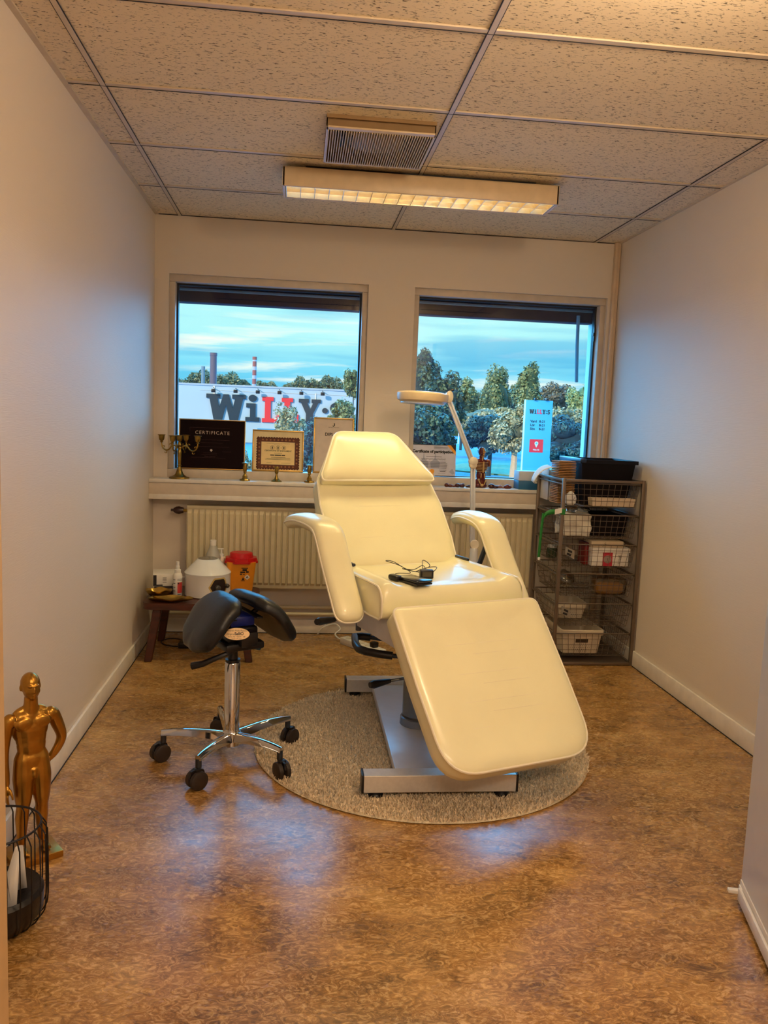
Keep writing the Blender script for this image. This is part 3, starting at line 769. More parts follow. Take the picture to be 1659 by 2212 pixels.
text_to(b, 'Salli®', .014, lambda x, y, z: PT(x+.008, y-.003, z), offset=.0004); text_to(b, 'Series Nr 18277   CE', .007, lambda x, y, z: PT(x, y-.0115, z)); text_to(b, 'www.salli.com', .006, lambda x, y, z: PT(x, y-.018, z))
b.obj('lettering', M_ink, pl, smooth=False)

# ================================================================= WOODEN STOOL and what stands on it
SX0, SX1, SYa, SYb, SZ = .05, .64, -.62, -.17, .312
ws = empty('wooden_stool', (.34, -.39, 0), label='low dark brown wooden stool standing in the left corner', cat='stool')
b = B(); ou = rpoly([(-.29, -.225), (.29, -.225), (.29, .225), (-.29, .225)], .07, 6); b.prism(ou, SZ-.034, SZ); 
bmesh.ops.bevel(b.bm, geom=[e for e in b.bm.edges if abs(e.calc_face_angle(0)) > .9], offset=.006, segments=2, affect='EDGES')
b.obj('seat', M_dkwood, ws, angle=35)
for sx in (-1, 1):
    for sy in (-1, 1):
        b = B(); x0, y0 = sx*.215, sy*.165; x1, y1 = sx*.258, sy*.195; r = .022
        A = [b.bm.verts.new((x0+dx*r, y0+dy*r, SZ-.034)) for dx, dy in ((-1, -1), (1, -1), (1, 1), (-1, 1))]; Bq = [b.bm.verts.new((x1+dx*r*.85, y1+dy*r*.85, 0)) for dx, dy in ((-1, -1), (1, -1), (1, 1), (-1, 1))]
        for j in range(4): b.bm.faces.new((A[j], A[(j+1) % 4], Bq[(j+1) % 4], Bq[j]))
        b.bm.faces.new(A[::-1]); b.bm.faces.new(Bq); bmesh.ops.bevel(b.bm, geom=list(b.bm.edges), offset=.004, segments=1, affect='EDGES')
        b.obj('leg', M_dkwood, ws)
# box of gloves
t = empty('glove_box', (.125, -.30, SZ), .18, label='white and dark cardboard glove box at the back left of the wooden stool', cat='box')
B().box((-.062, -.075, .0), (.06, .075, .04), .002).obj('lower_box', mat('dark_card', C3(40, 26, 24), .6), t)
o = B().box((-.07, -.08, .041), (.06, .08, .105), .002).obj('upper_box', M_paper, t)
b = B(); fr = lambda x, y, z: (x, -.0808, z)
b.box((-.069, -.0812, .044), (-.052, -.0802, .102)); b.box((-.069, -.0812, .044), (-.02, -.0802, .05)); b.box((.03, -.0812, .047), (.056, -.0802, .055))
for k in range(4): b.box((-.02, -.0812, .062+.008*k), (.0, -.0802, .064+.008*k)); b.box((.035, -.0812, .07+.008*k), (.05, -.0802, .0715+.008*k))
b.obj('print', M_ink, o, smooth=False, kind='stuff')
B().box((.0601, -.078, .043), (.061, .078, .103)).obj('dark_end', mat('maroon_print', C3(70, 18, 24), .6), o, smooth=False)
# spray bottle
t = empty('spray_bottle', (.205, -.43, SZ), label='slim white spray bottle with a red label on the wooden stool', cat='bottle')
b = B(); b.lathe([(.022, 0), (.0245, .004), (.0245, .112), (.021, .122), (.016, .127)], 24); b.obj('body', M_plasticw, t)
b = B(); b.lathe([(.017, .127), (.017, .143), (.011, .147), (.011, .162), (.0085, .164), (.0085, .186), (.007, .187)], 20); b.obj('spray_cap', M_plasticw, t)
def label_arc(bb, r, z0, z1, a0, a1, c=(0, 0), n=10):
    vs = [[bb.bm.verts.new(bb.T((c[0]+r*math.cos(a), c[1]+r*math.sin(a), z))) for z in (z0, z1)] for a in [a0+(a1-a0)*i/n for i in range(n+1)]]
    for p, q in zip(vs, vs[1:]): bb.bm.faces.new((p[0], q[0], q[1], p[1]))
b = B(); label_arc(b, .0248, .02, .078, -1.45, -.2); b.obj('red_label', mat('red_label_print', C3(196, 60, 58), .5), t)
b = B()
for z in (.088, .094): label_arc(b, .0249, z, z+.002, -1.5, -.3)
for z in (.03, .05, .07, .09): label_arc(b, .0249, z, z+.003, -2.5, -1.9)
label_arc(b, .0251, .011, .015, -1.4, -.6); b.obj('small_print', mat('grey_print', C3(60, 70, 80), .6), t)
b = B(); label_arc(b, .0252, .068, .076, -1.4, -1.1); b.obj('label_mark', M_ink, t)
# brass dishes
def dish(name, loc, rx, ry, h, lab, wob=.06, nl=5):
    bb = B(); n = 40; rings = []
    for r, z in ((.35, 0.002), (.55, .003), (.8, h*.45), (1, h), (1.03, h+.002), (.99, h-.003), (.78, h*.45-.003), (.5, -.0), (.0, -.0)):
        row = []
        for j in range(n):
            a = 2*PI*j/n; k = 1+wob*math.cos(nl*a+.5)*r; row.append(bb.bm.verts.new((r*rx*k*math.cos(a), r*ry*k*math.sin(a), z+.003*math.sin(nl*a)*(r**3 if r else 0)+.003)))
        rings.append(row)
    rings = rings[:4]+rings[4:]
    bb.bm.faces.new(rings[0])
    for a, c in zip(rings, rings[1:]):
        for j in range(n): bb.bm.faces.new((a[j], a[(j+1) % n], c[(j+1) % n], c[j]))
    return bb.obj(name, M_brass, label=lab, cat='dish', loc=loc)
dish('brass_bowl', (.115, -.475, SZ), .066, .05, .038, 'small deep brass bowl at the left edge of the wooden stool', .03)
dish('brass_dish', (.188, -.565, SZ), .105, .045, .018, 'long shallow leaf-shaped brass dish on the front of the wooden stool', .12, 5)
# centrifuge
t = empty('centrifuge', (.358, -.385, SZ), label='round white centrifuge with conical lid and control knob on the wooden stool', cat='centrifuge')
b = B(); b.lathe([(.115, 0), (.121, .004), (.121, .118), (.1225, .122)], 48); b.obj('body', M_plasticw, t)
b = B(); b.lathe([(.1235, .1225), (.1235, .127), (.058, .196), (.054, .199)], 48); b.obj('conical_lid', mat('glossy_white_plastic', C3(226, 226, 222), .14, 0, .02, coat=.5), t)
b = B(); b.lathe([(.053, .1985), (.05, .2015), (.02, .2015)], 32); b.obj('lid_window', mat('grey_clear_plastic', C3(120, 112, 104), .2), t)
b = B(); aa = -.95
def cyl(a, z, r): return (r*math.cos(aa+a), r*math.sin(aa+a), z)
def hexp(s, r, bb):
    poly = [(-.058*s, 0), (-.03*s, .05*s), (.038*s, .052*s), (.055*s, .0), (.038*s, -.045*s), (-.03*s, -.048*s)]
    bb.prism(poly, r, r+.0015, lambda u, v, d: cyl(u/.121, .062+v, d))
# project hex on the drum in small strips so that it follows the curve
def curved_hex(s, r, m, name):
    bb = B(); n = 14; rows = []
    def half(u):
        u /= s
        if u < -.03: return .049*(u+.058)/.028
        if u > .038: return .05*(1-(u-.038)/.02)
        return .05
    for i in range(n+1):
        u = s*(-.058+.116*i/n); h = max(0.0005, half(u))*s; rows.append([bb.bm.verts.new(cyl(u/.121, .062+v, r)) for v in (-h, h)])
    for a, c in zip(rows, rows[1:]): bb.bm.faces.new((a[0], c[0], c[1], a[1]))
    return bb.obj(name, m, t)
curved_hex(1.0, .1215, mat('yellow_panel', C3(190, 160, 96), .5), 'control_panel')
curved_hex(.84, .1221, mat('dark_panel', C3(38, 24, 20), .4), 'panel_face')
for a, r in ((-.08, .017), (.42, .012)):
    bb = B(); d = Vector((math.cos(aa+a), math.sin(aa+a), 0)); c = d*.122+Vector((0, 0, .058 if r > .015 else .064)); bb.tube([c, c+d*.012, c+d*.016], [r, r*.9, r*.6], 16); bb.obj('knob', mat('dark_grey_knob', C3(62, 56, 48), .4), t)
b = B(); b.tube([(-.121, -.0, .095), (-.14, -.02, .098)], .004, 6); b.box((-.16, -.03, .092), (-.135, -.012, .104), .002); b.obj('lid_latch', M_plasticw, t)
# soap/lab bottles behind
t = empty('conical_bottle', (.369, -.235, SZ), label='translucent conical bottle with white cap behind the centrifuge', cat='bottle')
b = B(); b.lathe([(.04, 0), (.042, .01), (.042, .18), (.036, .2), (.02, .24), (.0165, .246)], 28); b.obj('body', mat('milky_plastic', C3(200, 196, 186), .3, trans=.3), t)
b = B(); b.lathe([(.0175, .246), (.0175, .275), (.0155, .277)], 20); b.obj('cap', M_plasticw, t)
t = empty('pump_bottle', (.413, -.215, SZ), label='small pump dispenser bottle between the centrifuge and the sharps bin', cat='bottle')
b = B(); b.lathe([(.024, 0), (.025, .17), (.018, .18)], 20); b.obj('body', mat('pinkish_plastic', C3(214, 190, 178), .3), t)
b = B(); b.lathe([(.014, .18), (.014, .195), (.006, .197), (.005, .222)], 14); b.tube([(-.022, -.004, .224), (.012, 0, .224)], .004, 8); b.obj('pump', M_plasticw, t)
# sharps bin
t = empty('sharps_bin', (.526, -.258, SZ), .10, label='orange sharps bin with red lid on the wooden stool', cat='bin')
def frust(bb, r0, r1, z0, z1, cr0=.02, n=5, sq=1.0, yr=.9):
    rr = []
    for r, z in ((r0, z0), (r1, z1)):
        rr.append([bb.bm.verts.new(bb.T((x, y*yr, z))) for x, y in rpoly([(-r, -r), (r, -r), (r, r), (-r, r)], cr0, n, 1)])
    n_ = len(rr[0])
    for j in range(n_): bb.bm.faces.new((rr[0][j], rr[0][(j+1) % n_], rr[1][(j+1) % n_], rr[1][j]))
    bb.bm.faces.new(rr[0][::-1]); bb.bm.faces.new(rr[1])
b = B(); frust(b, .062, .08, 0, .168); b.obj('tub', M_orange, t, angle=30)
b = B(); oc = [(.098*math.cos(PI/8+PI*k/4), .088*math.sin(PI/8+PI*k/4)) for k in range(8)]
b.prism(oc, .160, .172); b.prism([(x*.93, y*.93) for x, y in oc], .172, .188); b.lathe([(.066, .188), (.062, .212), (.058, .215)], 32, flat=.85); b.obj('lid', M_red, t, angle=30)
b = B(); fp = lambda x, z: (x, -(.9*(.062+.018*z/.168))-.0008, z)
def q(bb, x0, z0, x1, z1):
    vs = [bb.bm.verts.new(bb.T(fp(x, z))) for x, z in ((x0, z0), (x1, z0), (x1, z1), (x0, z1))]; bb.bm.faces.new(vs)
q(b, .0, .135, .036, .139); q(b, .006, .122, .03, .132); q(b, -.006, .11, .02, .118); q(b, .024, .112, .04, .12); q(b, -.008, .1, .004, .106); q(b, .01, .1, .018, .104)
vs = [b.bm.verts.new(fp(x, z)) for x, z in ((.002, .07), (.018, .07), (.01, .086))]; b.bm.faces.new(vs); q(b, -.002, .064, .02, .067)
b.obj('warning_print', M_ink, t, smooth=False)
b = B(); 
for s_, nm in ((1, 0),):
    vs = [b.bm.verts.new(fp(x, z)) for x, z in ((.032, .07), (.048, .086), (.032, .102), (.016, .086))]; b.bm.faces.new(vs)
b.obj('hazard_diamond', M_paper, t, smooth=False)
b = B(); vs = []
for k in range(3):
    a = PI/2+2*PI*k/3; b.lathe([(.0028, -.0003), (.0028, .0003)], 8, (0, 0, 0)) if False else None
    cx_, cz_ = .032+.004*math.cos(a), .086+.004*math.sin(a); vv = [b.bm.verts.new(tuple(Vector(fp(cx_+.003*math.cos(w), cz_+.003*math.sin(w)))+Vector((0, -.0006, 0)))) for w in [2*PI*j/8 for j in range(8)]]; b.bm.faces.new(vv)
b.obj('biohazard_mark', M_ink, t, smooth=False)
# cable + power brick under the wooden stool
b = B(); b.tube(cable_pts([(.30, -.27, .03), (.22, -.2, .006), (.14, -.17, .006), (.09, -.22, .006), (.12, -.30, .006), (.2, -.34, .01), (.26, -.33, .03)]), .0035, 6); b.box((.2, -.36, 0), (.29, -.28, .035), .008)
b.obj('black_adapter_cable', M_black, label='black cable with adapter lying on the floor under the wooden stool', cat='cable')

# ================================================================= POWER STRIP + white cable
t = empty('power_strip', (1.215, -.35, 0), math.atan2(-.26, .185), label='white power strip on the floor behind the treatment chair', cat='power strip')
B().box((-.17, -.03, 0), (.17, .03, .04), .006).obj('housing', M_plasticw, t)
for k in range(5):
    b = B(); b.lathe([(.022, .0400), (.022, .0415), (.019, .0415), (.017, .0402), (.002, .0402)], 20, (-.12+k*.055, 0, 0)); o = b.obj('socket', mat('socket_plastic', C3(205, 196, 180), .4), t)
b = B(); b.box((.08, -.02, .04), (.115, .02, .07), .006); b.obj('plug', M_black, t)
b = B(); b.tube(cable_pts([(1.118, -.215, .02), (1.09, -.19, .02), (1.07, -.13, .03), (1.10, -.09, .05), (1.07, -.07, .075), (1.0, -.06, .05), (.97, -.05, .008), (.99, -.04, .03), (1.05, -.035, .10), (1.08, -.03, .17), (1.09, -.022, .27), (1.09, -.02, .5)]), .0042, 8)
b.obj('white_mains_cable', M_plasticw, label='white mains cable rising from the power strip to the wall', cat='cable')

# ================================================================= MAGNIFIER LAMP
t = empty('magnifier_lamp', (1.80, -.45, 0), label='white magnifying lamp on a jointed arm behind the treatment chair', cat='lamp')
M_lw = mat('lamp_white', C3(222, 208, 186), .3)
for k in range(5):
    a = 2*PI*k/5+.5; b = B(); b.tube([(.03*math.cos(a), .03*math.sin(a), .075), (.2*math.cos(a), .2*math.sin(a), .06)], [.016, .011], 8); o = b.obj('base_leg', M_lw, t)
    b = B(); b.M = Matrix.Translation((.2*math.cos(a), .2*math.sin(a), .025)) @ Matrix.Rotation(PI/2, 4, 'X'); b.lathe([(.012, -.014), (.025, -.012), (.025, .012), (.012, .014)], 16); b.M = Matrix.Identity(4); b.tube([(.2*math.cos(a), .2*math.sin(a), .06), (.2*math.cos(a), .2*math.sin(a), .045)], .006, 6); b.obj('castor', M_black, o)
b = B(); b.lathe([(.03, .06), (.03, .1), (.023, .105), (.023, .60), (.02, .61)], 20); b.obj('pole', M_steelw, t)
J0 = Vector((-.012, 0, .64)); J1 = Vector((-.03, 0, 1.085)); J2 = Vector((-.183, 0, 1.415))
b = B(); b.tube([(0, 0, .60), J0], .014, 12); b.M = Matrix.Translation(J0+Vector((.012, 0, -.01))) @ Matrix.Rotation(PI/2, 4, 'X'); b.lathe([(.024, -.014), (.026, -.01), (.026, .01), (.024, .014)], 20); b.obj('lower_joint', M_lw, t)
def bar(a, c, w, d, name, m=M_lw):
    bb = B(); a = Vector(a); c = Vector(c); z = (c-a).normalized(); y = Vector((0, 1, 0)); x = y.cross(z)
    for off in (-w*.55, w*.55):
        bb.M = Matrix((x.to_4d()[:3]+(0,), (0, 0, 0, 0), (0, 0, 0, 0), (0, 0, 0, 1))) if False else Matrix.Identity(4)
        R_ = Matrix((x, y, z)).transposed().to_4x4(); bb.M = Matrix.Translation(a) @ R_
        bb.box((off-w*.42, -d, 0), (off+w*.42, d, (c-a).length), .003)
    bb.M = Matrix.Translation(a) @ Matrix((x, y, z)).transposed().to_4x4(); bb.box((-w*.3, -d*.6, .01), (w*.3, d*.6, (c-a).length-.01))
    return bb.obj(name, m, t)
bar(J0, J1, .014, .011, 'lower_arm', M_steelw); bar(J1+Vector((-.005, 0, .0)), J2, .014, .011, 'upper_arm', M_steelw)
b = B(); b.M = Matrix.Translation(J1) @ Matrix.Rotation(PI/2, 4, 'X'); b.lathe([(.02, -.019), (.024, -.016), (.024, .016), (.02, .019)], 20); b.M = Matrix.Translation(J1+Vector((0, 0, -.02))) @ Matrix.Rotation(PI/2, 4, 'X'); b.lathe([(.015, -.018), (.02, -.014), (.02, .014), (.015, .018)], 20); b.obj('elbow_joint', M_lw, t)
HC = Vector((-.322, 0, 1.385)); Rt = Matrix.Rotation(.03, 4, 'Y')
b = B(); b.M = Matrix.Translation(HC) @ Rt; b.lathe([(.095, .0), (.12, .004), (.134, .014), (.138, .03), (.138, .05), (.130, .057), (.10, .061), (.02, .062)], 48, flat=1.0, cap=True); b.obj('lamp_head', mat('lamp_head_plastic', C3(226, 200, 160), .35), t)
b = B(); b.M = Matrix.Translation(HC) @ Rt; b.lathe([(.118, .003), (.118, -.004), (.085, -.006), (.085, -.002)], 40, cap=False); b.obj('light_ring', mat('ring_diffuser', C3(220, 226, 232), .3), t)
b = B(); b.M = Matrix.Translation(HC) @ Rt; b.lathe([(.001, -.003), (.084, -.0035), (.084, -.001)], 36); b.obj('lens', mat('lens_glass', C3(190, 205, 215), .08), t)
b = B(); b.M = Matrix.Translation(J2+Vector((.004, 0, .01))) @ Matrix.Rotation(PI/2, 4, 'X'); b.lathe([(.012, -.024), (.02, -.02), (.02, .02), (.012, .024)], 16, flat=1.6); b.obj('head_joint', M_lw, t)
b = B(); b.tube([J2+Vector((-.01, 0, .03)), J2+Vector((.01, 0, .042)), J2+Vector((.028, 0, .05))], [.006, .009, .006], 8); b.obj('tilt_knob', M_black, t)

# ================================================================= WINDOW LEDGE THINGS
LZ = .914
def candelabra():
    t = empty('candelabra', (.158, -.082, LZ), label='tall five-armed brass candelabra at the left end of the window ledge', cat='candelabra')
    b = B(); b.lathe([(.055, 0), (.058, .004), (.056, .009), (.04, .013), (.024, .024), (.014, .05), (.011, .062), (.008, .068), (.012, .074), (.008, .08), (.009, .085), (.012, .14), (.013, .155), (.008, .165), (.013, .172), (.009, .18), (.013, .19), (.008, .20), (.008, .205)], 28); b.obj('stem', M_brass, t)
    def cup(x, y, z):
        bb = B(); bb.lathe([(.004, 0), (.010, .003), (.006, .008), (.013, .014), (.016, .026), (.017, .04), (.022, .0435), (.022, .0455), (.015, .045), (.013, .04), (.013, .02), (.002, .018)], 20, (x, y, z)); bb.obj('candle_cup', M_brass, t)
    cup(0, 0, .20)
    for k in range(4):
        a = PI*k/2-.22; c, s = math.cos(a), math.sin(a)
        pr = [(.006, .172), (.03, .186), (.05, .178), (.06, .165), (.078, .158), (.096, .168), (.105, .188), (.106, .203)]
        bb = B(); bb.tube(cable_pts([(c*r, s*r, z) for r, z in pr], 5), .0042, 8); o = bb.obj('arm', M_brass, t)
        for r0, z0, rr, sg in ((.052, .19, .009, 1), (.08, .148, .009, -1), (.092, .178, .007, 1)):
            b2 = B(); b2.tube([(c*(r0+rr*.9*math.cos(w)*(1-w/9)), s*(r0+rr*.9*math.cos(w)*(1-w/9)), z0+sg*rr*.9*math.sin(w)*(1-w/9)) for w in [k2*.5 for k2 in range(10)]], .0022, 6); b2.obj('scroll', M_brass, o)
        cup(c*.106, s*.106, .20)
candelabra()
def candlestick(loc, h, lab, style=0):
    t = empty('candlestick', loc, label=lab, cat='candlestick', group='small brass candlesticks on the ledge')
    b = B()
    if style == 0:
        b.lathe([(.028, 0), (.030, .004), (.026, .010), (.016, .013), (.0145, .018), (.0145, .026), (.010, .032), (.006, .04), (.006, .046)], 8 if style == 0 else 24); b.obj('base', M_brass, t, angle=25)
        b = B(); b.lathe([(.006, .044), (.010, .048), (.0085, .052), (.0115, .06), (.012, .078), (.010, h-.006)], 20); b.obj('stem', M_brass, t)
        b = B(); b.lathe([(.009, h-.006), (.020, h-.002), (.020, h), (.010, h-.001), (.009, h-.01)], 20); b.obj('drip_pan', M_brass, t)
    else:
        b.lathe([(.030, 0), (.031, .003), (.027, .006), (.013, .016), (.007, .035), (.006, .044)], 24); b.obj('base', M_brass, t)
        b = B(); b.lathe([(.006, .044), (.010, .050), (.011, .06), (.0105, h-.012)], 20); b.obj('stem', M_brass, t)
        b = B(); b.lathe([(.0105, h-.012), (.016, h-.002), (.015, h), (.010, h-.004), (.009, h-.012)], 20); b.obj('drip_pan', M_brass, t)
candlestick((.527, -.10, LZ), .102, 'small brass candlestick with wide pan, nearest the black certificate')
candlestick((.706, -.10, LZ), .086, 'flared brass candlestick with trumpet base, in front of the brown-bordered certificate', 1)
candlestick((.893, -.10, LZ), .102, 'small brass candlestick beside the treatment chair headrest, before the diploma')

def framed(name, x0, x1, h, fw, label, m_sheet, lean=.0, y=.04, depth=.016, m_frame=M_goldframe):
    """leaning frame: bottom stands on the window sill rail"""
    z0 = WZ0+.048
    t = empty(name, ((x0+x1)/2, y, z0), label=label, cat='certificate')
    t.rotation_euler = (-.10, 0, 0)
    w = (x1-x0)/2
    for a, c in (((-w, 0, 0), (w, depth, fw)), ((-w, 0, h-fw), (w, depth, h))): B().box(a, c, .0015).obj('frame_rail', m_frame, t)
    for a, c in (((-w, 0, fw), (-w+fw, depth, h-fw)), ((w-fw, 0, fw), (w, depth, h-fw))): B().box(a, c, .0015).obj('frame_stile', m_frame, t)
    B().box((-w+fw, .005, fw), (w-fw, depth-.002, h-fw)).obj('sheet', m_sheet, t, smooth=False)
    return t
FT = lambda x, y, z, dx=0, dz=0, d=.0: (x+dx, .0045-d, y+dz)
M_prt = mat('silver_print', C3(200, 178, 160), .5); M_prd = mat('dim_print', C3(74, 38, 34), .6)
t = framed('framed_certificate', .132, .515, .292, .006, 'black framed certificate at the left end of the left window', mat('black_card', C3(22, 4, 6), .5, spec=.08))
b = B(); text_to(b, 'CERTIFICATE', .028, lambda x, y, z: FT(x, y, z, -.0, .205), space=1.25); b.obj('lettering', M_prt, t, smooth=False)
b = B()
def ln(b, x0, x1, z, th=.0008, y=.0044): b.box((x0, y, z), (x1, y+.0004, z+th))
ln(b, -.13, .1, .242); b.box((-.13, .0044, .222), (-.1293, .0048, .242))
for x0, x1, z in ((-.1, .1, .172), (-.07, .06, .155), (-.1, .1, .132), (-.12, -.07, .105), (.06, .11, .105), (-.05, .03, .095), (-.06, .03, .085), (-.12, .08, .068)): ln(b, x0, x1, z)
text_to(b, 'Master Instructor', .009, lambda x, y, z: FT(x, y, z, -.01, .073)); b.obj('fine_print', M_prd, t, smooth=False)
b = B(); b.prism([(-.012, .112), (-.008, .118), (.0, .118), (.004, .112), (-.004, .103)], .0040, .0046, lambda x, z, y: (x, y, z)); b.obj('emblem', M_prt, t, smooth=False)

t = framed('framed_certificate', .556, .858, .244, .009, 'gilt framed certificate with a wide brown scalloped border', mat('cream_sheet', C3(226, 206, 160), .6))
M_brn = mat('brown_border', C3(92, 40, 16), .6)
b = B(); ww_, z0_, z1_ = .122, .016, .198; bd = .024
b.box((-ww_, .0042, z0_), (ww_, .0048, z0_+bd)); b.box((-ww_, .0042, z1_-bd), (ww_, .0048, z1_)); b.box((-ww_, .0042, z0_+bd), (-ww_+bd, .0048, z1_-bd)); b.box((ww_-bd, .0042, z0_+bd), (ww_, .0048, z1_-bd))
for sgn in (-1, 1):
    for k in range(12):
        a = z0_+.008+k*(z1_-z0_-.016)/11; b.prism([(sgn*ww_+.005*math.cos(w), a+.007*math.sin(w)) for w in [PI*2*j/8 for j in range(8)]], .0042, .0048, lambda x, z, y: (x, y, z))
for zz in (z0_, z1_):
    for k in range(16):
        a = -ww_+.006+k*(2*ww_-.012)/15; b.prism([(a+.007*math.cos(w), zz+.005*math.sin(w)) for w in [PI*2*j/8 for j in range(8)]], .0042, .0048, lambda x, z, y: (x, y, z))
bo = b.obj('scalloped_border', M_brn, t, smooth=False)
b = B()
for k in range(9):
    for zz in (z0_+bd/2, z1_-bd/2): b.prism([(-.09+k*.0225+.006*math.cos(w), zz+.006*math.sin(w)) for w in [PI*j/3 for j in range(6)]], .0038, .0043, lambda x, z, y: (x, y, z))
for k in range(6):
    for xx in (-ww_+bd/2, ww_-bd/2): b.prism([(xx+.006*math.cos(w), z0_+.035+k*.0225+.006*math.sin(w)) for w in [PI*j/3 for j in range(6)]], .0038, .0043, lambda x, z, y: (x, y, z))
b.obj('border_pattern', mat('border_tan', C3(150, 96, 54), .6), bo, smooth=False)
b = B()
b.box((-ww_+bd+.003, .0040, z0_+bd+.003), (ww_-bd-.003, .0046, z1_-bd-.003)); pn = b.obj('inner_sheet', mat('pale_gold_sheet', C3(238, 210, 150), .6), t, smooth=False)
G = lambda x, y, z, dx=0, dz=0: (x+dx, .0036, y+dz)
b = B(); text_to(b, 'CERTIFICATE OF ENROLMENT', .0118, lambda x, y, z: G(x, y, z, 0, .118), offset=.0002)
text_to(b, 'INTERNATIONAL ASSOCIATION OF AESTHETICS', .0062, lambda x, y, z: G(x, y, z, 0, .163)); text_to(b, 'Continuing Education', .0058, lambda x, y, z: G(x, y, z, 0, .156))
text_to(b, 'This is to certify that', .0055, lambda x, y, z: G(x, y, z, 0, .106))
b.box((-.045, .0036, .0935), (-.022, .0038, .0985)); b.box((-.019, .0036, .0935), (.018, .0038, .0985)); b.box((.021, .0036, .0935), (.042, .0038, .0985))
for k, (a, c) in enumerate(((-.04, .045), (-.066, .072), (-.074, .074))): ln(b, a, c, .082-.006*k, .0018, .0036)
ln(b, -.066, -.035, .05, .0008, .0036); ln(b, .02, .075, .05, .0008, .0036)
for cx_ in (-.034, 0, .034):
    b.tube([(cx_+.0115*math.cos(w), .0036, .14+.0115*math.sin(w)) for w in [2*PI*j/20 for j in range(20)]], .0007, 4, closed=True); b.box((cx_-.003, .0035, .133), (cx_+.003, .0037, .147))
b.obj('lettering', M_ink, pn, smooth=False)
t = framed('framed_certificate', .913, 1.152, .33, .009, 'tall gilt framed diploma standing behind the treatment chair headrest', mat('diploma_sheet', C3(206, 190, 176), .5))
b = B(); text_to(b, 'DIPLOM', .026, lambda x, y, z: G(x, y, z, -.005, .222), offset=.0006)
b.tube([(.003, .004, .297), (.003, .004, .284), (-.002, .004, .279), (-.006, .004, .283)], .0028, 6); text_to(b, 'AESTHETICS INSTITUTE', .006, lambda x, y, z: G(x, y, z, 0, .27)); b.obj('lettering', M_ink, t, smooth=False)

# participation certificate (sheet leaning on the right window)
t = empty('participation_certificate', (1.64, .055, WZ0+.048), label='white certificate sheet with orange corner leaning at the right window', cat='certificate'); t.rotation_euler = (-.10, 0, 0)
PWd, PHt = .136, .192
B().box((-PWd, 0, 0), (PWd, .0015, PHt)).obj('sheet', mat('lilac_paper', C3(205, 202, 214), .6), t, smooth=False)
G2 = lambda x, y, z, dx=0, dz=0: (x+dx, -.0006, y+dz)
pz = lambda bb, poly, y=-.0003: bb.prism(poly, y-.0003, y, lambda x, z, yy: (x, yy, z))
b = B(); pz(b, [(-PWd, PHt), (PWd, PHt), (PWd, PHt-.055), (PWd-.035, PHt-.004), (0, PHt-.004), (-PWd, PHt-.004)]); pz(b, [(-PWd, 0), (-.02, 0), (-.035, .006), (-PWd, .006)]); pz(b, [(.0, 0), (PWd, 0), (PWd, .005), (.015, .005)]); b.obj('black_corner', M_ink, t, smooth=False)
b = B(); pz(b, [(PWd-.055, PHt-.001), (PWd-.032, PHt-.001), (PWd, PHt-.04), (PWd, PHt-.062)], -.0006); 
M_or = mat('orange_print', C3(240, 160, 30), .5)
b.obj('orange_corner', M_or, t, smooth=False)
b = B(); b.prism([(-.008+.0145*math.cos(w), .03+.0145*math.sin(w)) for w in [2*PI*j/16 for j in range(16)]], -.0012, -.0003, lambda x, z, y: (x, y, z)); pz(b, [(-.016, .02), (-.02, .002), (-.012, .006), (-.008, .018)]); pz(b, [(0, .02), (.004, .002), (-.004, .006), (-.008, .018)]); b.obj('rosette', M_or, t, smooth=False)
b = B()
for x0 in (-.09, -.02): pz(b, [(x0, .085), (x0+.025, .105), (x0+.03, .155), (x0+.035, .105), (x0+.06, .085), (x0+.055, .05), (x0+.005, .05)], -.0002)
for x0 in (-PWd+.004, PWd-.04): pz(b, [(x0, .03), (x0+.02, .05), (x0+.036, .02), (x0+.02, .015)], -.0002)
b.obj('watermark_shapes', mat('grey_watermark', C3(168, 168, 186), .6), t, smooth=False)
b = B(); text_to(b, 'Certificate of participation', .0235, lambda x, y, z: G2(x, y, z, -.004, .142), offset=.0012)
for k, (a, c) in enumerate(((-.045, .05), (-.07, .075), (-.085, .085), (-.08, .085), (-.085, .083), (-.078, .08))): ln(b, a, c, .118-(0 if k == 0 else .024+.0088*k), .0022, -.0008)
for k in range(3): ln(b, .0, .085, .178-.005*k, .0012, -.0008)
sg = [(-.075+.0026*j, .104+.006*math.sin(j*1.9)*(.7+.3*math.sin(j*.7))) for j in range(58)]
b.tube([(x, -.0008, z) for x, z in sg], .0007, 4)
b.box((-.08, -.0008, .02), (-.066, -.0004, .042)); ln(b, -.08, -.052, .011, .003, -.0008); ln(b, .035, .08, .038, .0015, -.0008); ln(b, .04, .075, .03, .004, -.0008); ln(b, .03, .075, .018, .001, -.0008); text_to(b, 'Certificate', .0085, lambda x, y, z: G2(x, y, z, .055, .033)) if False else None
b.obj('lettering', M_ink, t, smooth=False)

